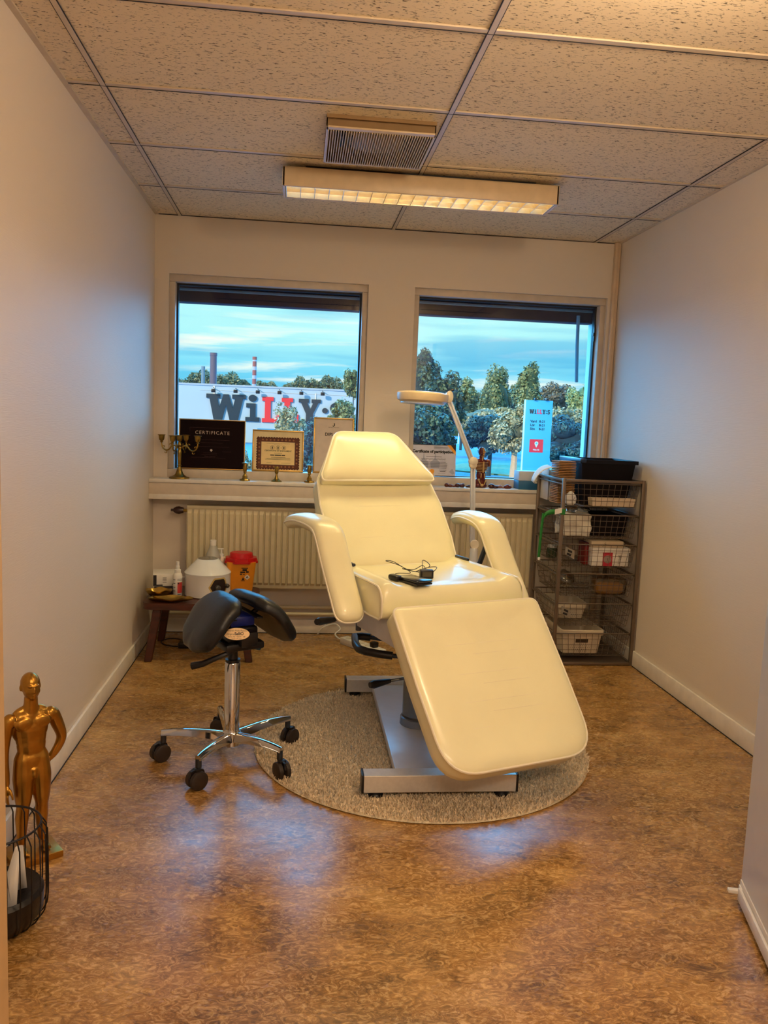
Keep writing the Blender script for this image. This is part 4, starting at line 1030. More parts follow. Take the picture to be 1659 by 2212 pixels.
# anatomical torso
def torso():
    t = empty('anatomical_torso', (1.905, -.07, LZ), .25, label='small anatomical torso model with exposed ribs on the right window ledge', cat='anatomical model')
    b = B()
    b.ell((0, 0, .03), (.038, .026, .035)); b.ell((0, 0, .075), (.031, .022, .04)); b.ell((0, 0, .125), (.040, .025, .04)); b.ell((-.004, 0, .155), (.042, .022, .018))
    b.ell((.043, .002, .145), (.014, .015, .022)); b.ell((-.038, .002, .15), (.012, .014, .014)); b.tube([(0, .002, .15), (0, .002, .19)], .0145, 12)
    for sx in (-1, 1): b.ell((sx*.02, 0, .012), (.02, .024, .014))
    remesh(b, 'body', mat('muscle_red', C3(92, 24, 16), .3, 0, .35, 60, bump=.3, bscale=90), t, .0022, 3)
    b = B(); b.ell((0, 0, .212), (.0205, .024, .028)); b.ell((.001, -.006, .198), (.015, .018, .018)); b.ell((.002, -.024, .205), (.004, .005, .006)); b.ell((.012, -.02, .213), (.004, .003, .003)); b.ell((.022, .002, .208), (.003, .005, .007)); b.ell((.003, -.022, .193), (.006, .004, .002))
    remesh(b, 'head', mat('skin_and_bone', C3(190, 140, 80), .35, 0, .5, 40), t, .0018, 2)
    b = B(); b.ell((-.010, -.002, .214), (.0125, .0235, .0265)); b.ell((-.01, -.016, .2), (.009, .01, .012)); b.obj('exposed_muscle', mat('muscle_red_dark', C3(80, 18, 14), .3, 0, .5, 80), t)
    b = B(); b.ell((.052, .002, .145), (.008, .016, .022)); b.ell((.036, .002, .16), (.014, .018, .010)); b.obj('shoulder_skin', mat('skin_tan', C3(176, 104, 60), .35), t)
    M_bone = mat('bone', C3(196, 158, 96), .4)
    for k in range(7):
        z = .148-.0085*k
        for sx in (-1, 1):
            b = B(); b.tube([(sx*(.006+.036*math.sin(w)), -.028*math.cos(w)-.0, z+.008*math.sin(w)-.006*w) for w in [j*PI/2/6 for j in range(7)]], .0017, 6); b.obj('rib', M_bone, t)
    b = B(); b.box((-.005, -.031, .09), (.005, -.026, .155), .002); b.obj('breastbone', M_bone, t)
    b = B(); b.tube([(-.004, -.017, .15), (-.002, -.018, .185)], .004, 8); b.obj('windpipe', M_bone, t)
    for sx in (-1, 1):
        b = B(); b.tube([(sx*.028, -.02, .052), (sx*.01, -.027, .018)], [.004, .003], 8); b.obj('hip_muscle', M_bone, t)
        b = B(); b.tube([(sx*.01, -.024, .085), (sx*.012, -.026, .06)], .003, 6); b.obj('kidney_vessel', M_bone, t)
    b = B(); b.ell((.0, -.018, .016), (.012, .012, .010)); b.obj('pelvis_piece', M_bone, t)
torso()
org = [(1.712, -.112, 'brown round-ended organ piece at the left of the ledge pieces', [(-.018, 0, .012, .012), (.004, 0, .009, .014), (.026, .004, .006, .014)], (100, 44, 20)),
       (1.772, -.105, 'dark red hollow organ piece lying left of the lamp arm', [(-.012, 0, .012, .015), (.012, 0, .011, .013), (.022, 0, .013, .008)], (76, 30, 30)),
       (1.832, -.10, 'small dark organ piece just left of the anatomical torso', [(0, 0, .008, .012), (-.012, .004, .006, .008)], (60, 18, 16)),
       (1.975, -.108, 'large dark brown liver piece just right of the anatomical torso', [(-.012, 0, .014, .018), (.012, -.002, .009, .016)], (58, 14, 12)),
       (2.018, -.09, 'pinkish intestine piece right of the dark liver piece', [(-.014, 0, .009, .012), (.002, .003, .010, .012), (.02, 0, .006, .012)], (140, 96, 84)),
       (2.062, -.10, 'dark red folded organ piece at the right end, before the storage box', [(-.008, 0, .011, .013), (.010, 0, .010, .014), (0, 0, .013, .010)], (96, 28, 22))]
for x, y, lab, bl, c in org:
    b = B()
    for dx, dy, r, rx in bl: b.ell((dx, dy, r*.92), (rx*1.15, r*1.2, r), 14)
    o = remesh(b, 'organ_piece', mat('organ_%d' % c[0], C3(*c), .28, 0, .3, 90), None, .0016, 3, label=lab, cat='model part', group='loose organ pieces on the right ledge'); o.location = (x, y, LZ)
# storage box on the ledge
t = empty('storage_box', (2.245, -.075, LZ), label='white and blue cardboard box standing on the ledge under the banner view', cat='box')
B().box((-.125, -.055, 0), (.13, .055, .052), .002).obj('lower_half', mat('blue_card', C3(30, 96, 140), .5), t)
B().box((-.125, -.056, .0525), (.13, .056, .108), .002).obj('upper_half', mat('grey_white_card', C3(190, 196, 206), .5), t)
b = B(); b.box((-.03, -.0575, .038), (.04, -.0562, .064)); o = b.obj('paper_label', M_paper, t, smooth=False)
b = B(); b.box((-.02, -.058, .048), (.01, -.0576, .05)); b.obj('print', M_ink, o, smooth=False)

# ================================================================= WIRE DRAWER UNIT
UX0, UX1, UY0, UY1 = 2.232, 2.670, -.61, -.165
du = empty('wire_drawer_unit', ((UX0+UX1)/2, (UY0+UY1)/2, 0), label='grey metal frame with six wire drawers in the right corner', cat='drawer unit')
ox, oy = (UX0+UX1)/2, (UY0+UY1)/2
RZs = [.995, .825, .665, .505, .34, .175]
def L_(x, y, z): return (x-ox, y-oy, z)
for x in (UX0, UX1):
    for y in (UY0, UY1):
        b = B(); b.box(L_(x-.009, y-.009, 0), L_(x+.009, y+.009, 1.02), .002); b.obj('post', M_wire, du)
for z in (.012, 1.01):
    for y in (UY0, UY1): B().box(L_(UX0+.009, y-.007, z-.008), L_(UX1-.009, y+.007, z+.006), .001).obj('frame_rail', M_wire, du)
    for x in (UX0, UX1): B().box(L_(x-.007, UY0+.009, z-.008), L_(x+.007, UY1-.009, z+.006), .001).obj('frame_rail', M_wire, du)
B().box(L_(UX0+.009, UY0+.005, .008), L_(UX1-.009, UY1-.005, .013)).obj('bottom_shelf', M_wire, du, smooth=False)
for z in RZs:
    for x in (UX0, UX1):
        b = B(); b.box(L_(x-.006, UY0+.009, z-.012), L_(x+.006, UY1-.009, z-.004), .001); b.obj('runner', M_wire, du)
def wire_drawer(z, depth=.125):
    b = B(); r = .0013
    x0, x1, y0, y1 = UX0+.012, UX1-.012, UY0+.01, UY1-.01; bx0, bx1, by0, by1 = x0+.018, x1-.018, y0+.014, y1-.02
    zt, zb = z, z-depth
    def wire(p, q_, rr=r): b.tube([L_(*p), L_(*q_)], rr, 4, cap=False)
    nx, ny, nz = 12, 15, 4
    for k in range(nz+1):
        t_ = k/nz; zz = zt+(zb-zt)*t_; a0, a1 = x0+(bx0-x0)*t_, x1+(bx1-x1)*t_; c0, c1 = y0+(by0-y0)*t_, y1+(by1-y1)*t_; rr = .0036 if k == 0 else r
        for p, q_ in (((a0, c0, zz), (a1, c0, zz)), ((a1, c0, zz), (a1, c1, zz)), ((a1, c1, zz), (a0, c1, zz)), ((a0, c1, zz), (a0, c0, zz))): wire(p, q_, rr)
    for i in range(nx+1):
        s = i/nx; wire((x0+(x1-x0)*s, y0, zt), (bx0+(bx1-bx0)*s, by0, zb)); wire((bx0+(bx1-bx0)*s, by0, zb), (bx0+(bx1-bx0)*s, by1, zb)); wire((bx0+(bx1-bx0)*s, by1, zb), (x0+(x1-x0)*s, y1, zt))
    for i in range(ny+1):
        s = i/ny; wire((x0, y0+(y1-y0)*s, zt), (bx0, by0+(by1-by0)*s, zb)); wire((bx0, by0+(by1-by0)*s, zb), (bx1, by0+(by1-by0)*s, zb)); wire((bx1, by0+(by1-by0)*s, zb), (x1, y0+(y1-y0)*s, zt))
    return b.obj('wire_drawer', M_wire, du)
for i, z in enumerate(RZs): 
    d = wire_drawer(z)
    if i in (2, 4):
        b = B(); xx, zz = UX0+.055, z-.045; b.prism([(-.026, -.008), (.026, -.034), (.026, .012), (-.026, .036)], UY0-.002, UY0+.001, lambda a, c, y: L_(xx+a, y, zz+c)); o = b.obj('label_plate', mat('grey_plate', C3(140, 130, 118), .5), d, smooth=False)
        b = B(); b.prism([(-.012, .008), (.012, -.002), (.012, .010), (-.012, .02)], UY0-.003, UY0-.0021, lambda a, c, y: L_(xx+a, y, zz+c)); b.prism([(-.018, -.008), (.004, -.018), (.01, -.008), (-.014, .002)], UY0-.003, UY0-.0021, lambda a, c, y: L_(xx+a, y, zz+c)); b.obj('pictogram', M_ink, o, smooth=False)
DB = [z-.125+.004 for z in RZs]       # inner floor of each drawer
# --- top drawer: crate, paper stack, sheets, tray, dispenser
t = empty('storage_crate', (2.498, -.375, DB[0]), label='dark navy plastic crate rising out of the top wire drawer', cat='crate')
b = B()
M_cr = mat('near_black_plastic', C3(14, 8, 14), .4, spec=.2)
w0, w1, l0, l1, hc = .122, .15, .135, .165, .225
def ring4(bb, w, l, z): return [bb.bm.verts.new((x, y, z)) for x, y in ((-w, -l), (w, -l), (w, l), (-w, l))]
rs = [ring4(b, w0, l0, 0), ring4(b, w1, l1, hc), ring4(b, w1+.012, l1+.012, hc), ring4(b, w1+.012, l1+.012, hc+.02), ring4(b, w1-.002, l1-.002, hc+.02), ring4(b, w0-.004, l0-.004, .006)]
for a, c in zip(rs, rs[1:]):
    for j in range(4): b.bm.faces.new((a[j], a[(j+1) % 4], c[(j+1) % 4], c[j]))
b.bm.faces.new(rs[0][::-1]); b.bm.faces.new(rs[-1]); b.obj('tub', M_cr, t, smooth=False)
B().box((-w1-.014, -l1-.014, hc+.004), (-w1+.02, l1+.014, hc+.024), .003).obj('rim', mat('navy_rim', C3(30, 48, 74), .3), t)
t = empty('filter_paper_stack', (2.285, -.43, DB[0]), .12, label='tall stack of brown cardboard dishes in the top wire drawer', cat='stack')
for k in range(26):
    j = random.uniform(-.002, .002); zz = k*.009
    b = B(); b.box((-.05+j, -.05, zz), (.05+j, .05, zz+.0055), .001); b.obj('cardboard_dish', mat('brown_card_%d' % (k % 3), C3(178-12*(k % 3), 128-10*(k % 3), 76-8*(k % 3)), .8), t, smooth=False)
b = B()
for k, y in enumerate((-.06, -.045, -.03)):
    b.box((-.001-k*.008, y, 0), (.001-k*.008, y+.14, .16+.01*k), .0004)
b.obj('upright_envelopes', M_paper, label='white paper envelopes upright at the left of the top wire drawer', cat='envelopes', loc=(2.258, -.28, DB[0]))
b = B(); cols = []
for i in range(13):
    s = i/12; a = s*1.3
    cols.append([b.bm.verts.new((-.105*math.sin(a)*1.0, v*.12*(1-.55*s), .175-.125*(1-math.cos(a))+.01*v)) for v in (-.5, -.25, 0, .25, .5)])
for a, c in zip(cols, cols[1:]):
    for j in range(4): b.bm.faces.new((a[j], a[j+1], c[j+1], c[j]))
o = b.obj('bent_paper_sheet', M_paper, label='white paper sheet bent over the top left edge of the drawer unit', cat='paper', loc=(2.235, -.36, DB[0]+.02)); o.modifiers.new('s', 'SOLIDIFY').thickness = .0008
t = empty('cardboard_tray', (2.52, -.555, DB[0]), label='shallow pale cardboard tray behind the front wires of the top drawer', cat='tray')
b = B(); w, l, h = .115, .03, .042
rs = [ring4(b, w, l, 0), ring4(b, w+.006, l+.004, h), ring4(b, w+.003, l+.001, h), ring4(b, w-.003, l-.003, .003)]
for a, c in zip(rs, rs[1:]):
    for j in range(4): b.bm.faces.new((a[j], a[(j+1) % 4], c[(j+1) % 4], c[j]))
b.bm.faces.new(rs[0][::-1]); b.bm.faces.new(rs[-1]); b.obj('tray_body', mat('pale_card', C3(206, 186, 160), .7), t, smooth=False)
t = empty('paper_roll', (2.292, -.553, DB[0]), label='small white faceted paper roll at the front of the top drawer', cat='roll')
b = B(); b.lathe([(.018, 0), (.031, .01), (.034, .034), (.028, .05), (.008, .072)], 7); b.obj('roll_body', M_paper, t, smooth=False)
b = B(); b.tube([(.003, -.034, .028), (.012, -.034, .045)], .001, 4); b.obj('pen_mark', M_ink, t)
# --- drawer 2: bag of cotton
def crumple(bb, sc, amp, seed):
    for v in bb.bm.verts:
        n_ = noise.noise_vector((v.co+Vector((seed, 0, 0)))*sc); v.co += n_*amp
t = empty('cotton_bag', (2.335, -.50, DB[1]), label='plastic bag full of white cotton in the second wire drawer', cat='bag')
b = B(); tb = bmesh.new(); bmesh.ops.create_cube(tb, size=1); bmesh.ops.subdivide_edges(tb, edges=tb.edges, cuts=12, use_grid_fill=True); bmesh.ops.transform(tb, matrix=Matrix.Translation((0, 0, .062)) @ Matrix.Diagonal((.155, .12, .12, 1)), verts=tb.verts)
b.merge(tb); crumple(b, 22, .012, 1); crumple(b, 60, .004, 5)
for v in b.bm.verts:
    if v.co.z < 0.001: v.co.z = .001
b.obj('cotton', mat('cotton_white', C3(214, 206, 190), .8, 0, .08, 40), t, angle=180)
b = B(); tb = bmesh.new(); bmesh.ops.create_uvsphere(tb, u_segments=24, v_segments=12, radius=1); bmesh.ops.transform(tb, matrix=Matrix.Translation((.02, 0, .135)) @ Matrix.Diagonal((.07, .05, .02, 1)), verts=tb.verts); b.merge(tb); crumple(b, 40, .014, 9)
b.obj('plastic_neck', glass_mat('clear_film', (.9, .9, .88, 1), .1, .25), t)
t = empty('dark_bin', (2.53, -.38, DB[1]), label='dark plastic bin filling the right of the second wire drawer', cat='bin')
b = B(); rs = [ring4(b, .09, .13, 0), ring4(b, .105, .15, .11), ring4(b, .1, .145, .11), ring4(b, .086, .126, .004)]
for a, c in zip(rs, rs[1:]):
    for j in range(4): b.bm.faces.new((a[j], a[(j+1) % 4], c[(j+1) % 4], c[j]))
b.bm.faces.new(rs[0][::-1]); b.bm.faces.new(rs[-1]); b.obj('tub', M_cr, t, smooth=False)
# --- drawer 3: white boxes
t = empty('white_carton', (2.535, -.52, DB[2]), label='white lidded carton with a red label in the third wire drawer', cat='box')
o = B().box((-.108, -.045, 0), (.102, .045, .075), .002).obj('carton_body', M_paper, t); B().box((-.112, -.049, .075), (.108, .049, .1), .002).obj('lid', M_paper, t)
b = B(); b.box((-.045, -.0462, .0), (.01, -.0451, .075)); rl = b.obj('red_label', mat('crimson_print', C3(190, 40, 60), .5), o, smooth=False)
b = B(); b.prism([(-.0175+.022*math.cos(w), .038+.022*math.sin(w)) for w in [2*PI*j/20 for j in range(20)]], -.0475, -.0463, lambda x, z, y: (x, y, z)); b.obj('label_disc', mat('grey_disc', C3(150, 130, 120), .5), o, smooth=False)
b = B(); text_to(b, 'Spiral', .022, lambda x, y, z: (.056-y, -.0463, .065-x), align='LEFT', shear=.3); text_to(b, 'I', .02, lambda x, y, z: (x-.0175, -.048, y+.031)); b.obj('lettering', M_ink, o, smooth=False)
t = empty('flat_carton', (2.515, -.515, DB[2]+.1005), label='pale flat carton lying on top of the white lidded carton', cat='box')
B().box((-.092, -.045, 0), (.09, .045, .035), .002).obj('carton_body', mat('tan_card', C3(200, 180, 152), .6), t)
b = B(); b.tube([(-.03, -.0455, .005), (-.01, -.0455, .02), (-.015, -.0455, .03)], .0007, 4); b.tube([(-.02, -.0455, .022), (.01, -.0455, .012)], .0007, 4); b.obj('scribble', M_ink, t)
t = empty('red_carton', (2.41, -.48, DB[2]), label='narrow red carton left of the white lidded carton', cat='box')
B().box((-.011, -.05, 0), (.011, .05, .12), .002).obj('carton_body', mat('deep_red_card', C3(120, 12, 16), .5), t)
B().box((-.0115, -.051, .1), (.0115, .051, .122), .002).obj('lid', mat('dark_red_card', C3(84, 10, 14), .5), t)
t = empty('glass_jars', (2.29, -.30, DB[2]), label='group of small green-lidded jars deep in the third wire drawer', cat='jar'); 
b = B(); b.lathe([(.028, 0), (.03, .005), (.03, .05), (.024, .056)], 18); b.obj('jar_body', mat('green_glass', C3(40, 70, 50), .2), t); b = B(); b.lathe([(.026, .056), (.026, .07), (.022, .072)], 18); b.obj('lid', M_plasticw, t)
t['label'] = 'small green jar with white lid deep in the third wire drawer'; t.name = 'glass_jar'
# --- drawer 4: clear containers
M_cl = glass_mat('amber_clear_plastic', (.80, .66, .42, 1), .12, .16)
t = empty('plastic_container', (2.555, -.50, DB[3]), label='clear amber plastic container at the right of the fourth wire drawer', cat='container')
def rbox_shell(bb, w, l, h, cr):
    for k, (s, z) in enumerate(((.9, 0), (1, .02), (1, h-.02), (.94, h))): pass
    R4 = []
    for s, z in ((.84, 0), (.97, .008), (1, .025), (1, h-.02), (.95, h-.004), (.85, h)):
        R4.append([bb.bm.verts.new((x*s, y*s, z)) for x, y in rpoly([(-w, -l), (w, -l), (w, l), (-w, l)], cr, 5, 1)])
    n_ = len(R4[0])
    for a, c in zip(R4, R4[1:]):
        for j in range(n_): bb.bm.faces.new((a[j], a[(j+1) % n_], c[(j+1) % n_], c[j]))
    bb.bm.faces.new(R4[0][::-1]); bb.bm.faces.new(R4[-1])
b = B(); rbox_shell(b, .092, .06, .09, .02); b.obj('container_body', M_cl, t)
b = B(); rbox_shell(b, .078, .048, .06, .02); b.obj('contents', mat('straw_contents', C3(190, 150, 84), .4), t)
t = empty('crumpled_bag', (2.34, -.36, DB[3]), label='crumpled clear plastic bag at the left of the fourth wire drawer', cat='bag')
b = B(); tb = bmesh.new(); bmesh.ops.create_uvsphere(tb, u_segments=28, v_segments=16, radius=1); bmesh.ops.transform(tb, matrix=Matrix.Translation((0, 0, .05)) @ Matrix.Diagonal((.06, .12, .045, 1)), verts=tb.verts); b.merge(tb); crumple(b, 26, .014, 3)
for v in b.bm.verts: v.co.z = max(v.co.z, .001)
b.obj('bag_film', glass_mat('cloudy_film', (.78, .72, .62, 1), .2, .2), t, angle=180)
# --- drawers 5/6: perforated baskets
def perf_basket(loc, label, w=.118, l=.15, h=.118, rz=0):
    t = empty('perforated_basket', loc, rz, label=label, cat='basket', group='white perforated plastic baskets')
    b = B(); M_b = mat('basket_white', C3(206, 192, 168), .45)
    rs = []
    for s, z in ((.86, 0), (.97, h-.03), (.97, h-.029), (1.03, h-.028), (1.04, h-.004), (1.02, h), (.97, h), (.94, h-.01), (.83, .004)):
        rs.append([b.bm.verts.new((x*s, y*s, z)) for x, y in rpoly([(-w, -l), (w, -l), (w, l), (-w, l)], .022, 4, 1)])
    n_ = len(rs[0])
    for a, c in zip(rs, rs[1:]):
        for j in range(n_): b.bm.faces.new((a[j], a[(j+1) % n_], c[(j+1) % n_], c[j]))
    b.bm.faces.new(rs[0][::-1]); b.bm.faces.new(rs[-1]); b.obj('basket_body', M_b, t)
    yf = lambda z: -l*(.86+.11*z/(h-.03))-.0006
    b = B(); zz = .062; b.prism([(-.035, zz), (.035, zz), (.035, zz+.02), (-.035, zz+.02)], 0, .001, lambda x, z, d: (x, yf(z)-d, z)); b.obj('handle_slot', mat('dark_slot', C3(60, 48, 34), .7), t, smooth=False)
    b = B(); rg = random.Random(4)
    for r_ in range(6):
        for c_ in range(15):
            x = -.084+c_*.012+(.006 if r_ % 2 else 0); z = .012+r_*.0105
            if z > .055 and abs(x) < .05: continue
            rr = .0026*max(.35, 1-abs(x)/.11)*(1.1-.5*z/.07)
            b.prism([(x+rr*math.cos(w_), z+rr*math.sin(w_)) for w_ in [2*PI*j/6 for j in range(6)]], 0, .0006, lambda xx, z_, d: (xx, yf(z_)-d, z_))
    b.obj('perforations', M_ink, t, smooth=False, kind='stuff')
perf_basket((2.402, -.43, DB[5]), 'white perforated basket with a handle slot in the bottom wire drawer', h=.135)
perf_basket((2.365, -.325, DB[4]), 'white perforated basket at the back of the fifth wire drawer', w=.1, l=.12, h=.09)
# green lanyard with a white tag round the post
t = empty('lanyard', (UX0, UY0, .83), label='green strap with white tag hanging on the drawer unit post', cat='strap')
b = B()
def ribbon(bb, pts, wd, wvec=(0, 0, 1), th=.0012):
    P_ = cable_pts(pts, 5); wv = Vector(wvec)*wd/2; a = [bb.bm.verts.new(p+wv) for p in P_]; c = [bb.bm.verts.new(p-wv) for p in P_]
    for i in range(len(P_)-1): bb.bm.faces.new((a[i], a[i+1], c[i+1], c[i]))
M_gr = mat('green_strap', C3(28, 120, 40), .5)
ribbon(b, [(-.045, -.014, .012), (-.07, -.014, .008), (-.095, -.01, -.005), (-.104, -.005, -.03)], .026); o = b.obj('strap_band', M_gr, t); o.modifiers.new('s', 'SOLIDIFY').thickness = .0015
b = B(); ribbon(b, [(-.104, -.006, -.0), (-.108, -.006, -.04), (-.112, -.006, -.12), (-.116, -.006, -.24)], .014, (1, 0, 0)); o = b.obj('strap_tail', M_gr, t); o.modifiers.new('s', 'SOLIDIFY').thickness = .0015
b = B(); b.box((-.013, -.014, -.004), (.012, .012, .026), .003); b.obj('strap_loop', M_gr, t)
b = B(); b.prism([(-.046, -.004), (-.008, .006), (-.008, .034), (-.046, .024)], -.0155, -.014, lambda x, z, y: (x, y, z)); b.obj('white_tag', M_paper, t, smooth=False)
b = B(); b.box((-.122, -.011, -.252), (-.108, -.004, -.236), .002); b.obj('clip', M_plasticw, t)

# ================================================================= GOLD STATUE
def statue():
    t = empty('gold_statue', (.098, -2.45, 0), .62, label='gold painted male mannequin figure on a square base by the left wall', cat='statue')
    b = B(); b.box((-.068, -.058, 0), (.068, .058, .02), .003); b.obj('plinth', M_gold, t)
    Z0 = .02
    b = B()
    def E(c, r, rot=None): b.ell((c[0], c[1], c[2]+Z0), r, 16, rot)
    def Tb(pts, rad, n=14): b.tube(cable_pts([(x, y, z+Z0) for x, y, z in pts], 4), [rad[min(int(i/4), len(rad)-1)]*(1-(i % 4)/4)+rad[min(int(i/4)+1, len(rad)-1)]*(i % 4)/4 for i in range((len(pts)-1)*4+1)], n)
    # torso
    E((0, .0, .272), (.043, .028, .036)); E((0, 0, .315), (.040, .026, .050)); E((0, .002, .36), (.047, .029, .042)); E((0, .004, .398), (.056, .024, .022)); E((0, .002, .34), (.043, .027, .05))
    for s in (-1, 1):
        E((s*.023, -.0165, .382), (.027, .010, .020)); E((s*.018, .018, .268), (.022, .02, .026)); E((s*.03, .01, .36), (.02, .02, .035))
        for k in range(3): E((s*.009, -.0195, .345-.02*k), (.009, .005, .009))
        E((s*.055, .002, .393), (.019, .018, .021)); E((s*.024, .006, .417), (.025, .011, .009), Matrix.Rotation(s*.35, 3, 'Y').to_quaternion())
    # neck
    Tb([(0, .004, .41), (0, 0, .435), (0, -.002, .455)], [.023, .019, .018])
    # legs
    for s, fx in ((-1, -.004), (1, .006)):
        Tb([(s*.016, 0, .312), (s*.021, 0, .276), (s*.024, -.004, .22), (s*.025, -.006, .165), (s*.026, -.004, .135), (s*.027, .003, .10), (s*.028, .003, .06), (s*.029, .003, .022)], [.012, .026, .0285, .0235, .018, .019, .0145, .0105])
        E((s*.0265, -.012, .137), (.0125, .010, .014)); E((s*.028, .011, .10), (.0125, .012, .024))
        E((s*.031, -.012, .010), (.0125, .026, .0085)); E((s*.029, .008, .012), (.010, .012, .012))
        for k in range(5): E((s*(.022+.0046*k), -.036+.0022*k, .0055), (.0032 if k else .0044, .007, .0038))
    E((0, -.024, .232), (.0065, .008, .012)); E((0, -.020, .246), (.012, .010, .010))
    # his right arm hangs (viewer's left); his left arm bent, hand on hip behind
    Tb([(-.044, .003, .402), (-.060, .003, .393), (-.068, .004, .36), (-.073, .004, .315), (-.074, .0, .285), (-.073, -.006, .245), (-.071, -.012, .215)], [.010, .018, .0185, .0155, .0135, .0125, .0085])
    E((-.071, -.015, .200), (.0085, .012, .017))
    for k in range(4): Tb([(-.073+.003*(k % 2), -.024+.0068*k, .188), (-.072, -.025+.007*k, .172), (-.069, -.025+.007*k, .158+.003*abs(k-1.5))], [.0040, .0037, .0030], 8)
    Tb([(-.066, -.022, .205), (-.062, -.030, .19), (-.061, -.033, .178)], [.0046, .004, .0032], 8)
    Tb([(.044, .003, .402), (.060, .003, .393), (.074, .008, .36), (.088, .012, .32), (.084, .013, .295), (.068, .014, .268), (.050, .016, .25)], [.010, .018, .0185, .015, .0135, .0115, .0085])
    E((.044, .012, .246), (.012, .008, .012))
    for k in range(4): Tb([(.042+.0*k, .004, .253-.006*k), (.034, -.006, .251-.006*k), (.030, -.018, .25-.006*k)], [.004, .0036, .003], 8)
    Tb([(.048, .012, .254), (.044, .003, .264)], [.0045, .0035], 8)
    # head
    hz = .485; E((0, .004, hz+.006), (.0262, .031, .032)); E((0, -.006, hz-.010), (.0225, .0245, .028)); E((0, -.0, hz-.002), (.0245, .028, .028)); E((0, -.022, hz-.028), (.0095, .008, .0075))
    E((0, -.030, hz-.004), (.0042, .006, .009)); E((0, -.032, hz-.010), (.0052, .0055, .0042))
    for s in (-1, 1):
        E((s*.0085, -.0255, hz+.006), (.0085, .0045, .0032)); E((s*.0095, -.0235, hz-.003), (.0046, .0032, .003)); E((s*.0265, .004, hz-.004), (.0028, .006, .009)); E((s*.014, -.017, hz-.012), (.007, .007, .008))
    E((0, -.0285, hz-.0195), (.0072, .0038, .0022)); E((0, -.0275, hz-.0235), (.0062, .0036, .0022))
    remesh(b, 'figure', M_gold, t, .0021, 5)
    # joint seams of the shoulders (detachable arms)
    b = B(); b.tube([(-.047+.006*math.cos(w), .004-.0*w+.019*math.sin(w), .39+Z0+.021*math.cos(w)) for w in [2*PI*j/20 for j in range(20)]], .0009, 4, closed=True); b.obj('shoulder_seam', mat('seam_dark', C3(90, 50, 14), .5), t)
statue()

# ================================================================= WIRE WASTE BASKET
def basket():
    t = empty('wire_waste_basket', (.118, -2.775, 0), label='black wire waste basket standing in front of the gold statue', cat='waste basket')
    R_, h = .102, .262
    for zz, rr, nm in ((h, R_, 'rim_ring'), (.004, .06, 'foot_ring')):
        b = B(); b.tube([(rr*math.cos(a), rr*math.sin(a), zz) for a in [2*PI*j/48 for j in range(48)]], .0028, 6, closed=True); b.obj(nm, M_blackwire, t)
    for k in range(24):
        a = 2*PI*k/24; c, s = math.cos(a), math.sin(a)
        pr = [(R_, h), (R_+.012, h-.02), (R_+.014, h-.04), (R_+.014, .07), (R_+.004, .03), (R_-.02, .01), (.06, .004)]
        b = B(); b.tube(cable_pts([(c*r, s*r, z) for r, z in pr], 4), .0018, 5); b.obj('wire_rib', M_blackwire, t)
    b = B(); b.lathe([(.05, .006), (.085, .012), (.105, .04), (.108, .09), (.10, .10), (.07, .08), (.02, .06)], 28)
    b.obj('bin_liner', mat('black_liner', C3(16, 10, 12), .35, bump=.5, bscale=25), t)
    for i, (x, y, r, rz, tl) in enumerate(((-.0, -.05, .05, .3, .10), (.045, -.005, .045, 1.2, .05))):
        p = B(); p.M = Matrix.Translation((x, y, .05)) @ Matrix.Rotation(rz, 4, 'Z') @ Matrix.Rotation(tl, 4, 'Y')
        vs0 = [p.bm.verts.new(p.T((r*math.cos(a), r*math.sin(a), .0))) for a in [j*.35 for j in range(12)]]; vs1 = [p.bm.verts.new(p.T((r*.25*math.cos(a)+.01, r*.25*math.sin(a), .15))) for a in [j*.35 for j in range(12)]]
        for j in range(11): p.bm.faces.new((vs0[j], vs0[j+1], vs1[j+1], vs1[j]))
        o = p.obj('waste_paper', M_paper if i else mat('grey_paper', C3(190, 184, 176), .7), label=('white' if i else 'grey')+' rolled paper cone standing in the wire waste basket', cat='paper', group='paper cones in the waste basket', loc=(.118, -2.775, 0)); o.modifiers.new('s', 'SOLIDIFY').thickness = .001
    
basket()

# ================================================================= DOOR (open leaf at right)
d1 = empty('door_1', (DX1-.02, YF+.03, 0), math.atan2(.815, .235), kind='structure')   # x axis along the leaf
# leaf runs from hinge near the doorway to its free edge inside the room
LLn = .85
B().box((0, -.04, .012), (LLn, 0, 2.04), .002).obj('leaf', M_plasticw, d1)
B().box((.0, -.0005, .03), (LLn-.003, .003, .065), .001).obj('kick_rail', M_white, d1)
b = B(); b.box((LLn-.022, .003, .030), (LLn-.006, .036, .040), .002); b.box((LLn-.03, .0, .026), (LLn-.004, .006, .05), .001); b.obj('edge_bolt', M_plasticw, d1)
b = B(); b.box((0.02, .003, .014), (LLn-.02, .012, .05), .003); b.obj('drop_seal', M_white, d1)

# ================================================================= EXTERIOR
GZ = -.8
B().box((-90, .6, GZ-.2), (150, 220, GZ)).obj('street_ground', mat('asphalt_blue_cast', C3(70, 130, 165), .8, 0, .1, .3), kind='structure', smooth=False, label='grey asphalt outside the windows with a blue light cast in its colour')  # blue reflected cast put into the colour; the asphalt itself is grey
b = B(); b.prism([(7.2, 31), (10, 27.5), (20, 24), (26, 31), (18, 36), (9.5, 37)], GZ, GZ+.06); b.obj('grass_verge', mat('verge_grass', C3(96, 128, 92), .9, 0, .3, 4, bump=.5, bscale=20), kind='stuff', label='grass verge under the street trees', cat='grass', smooth=False)
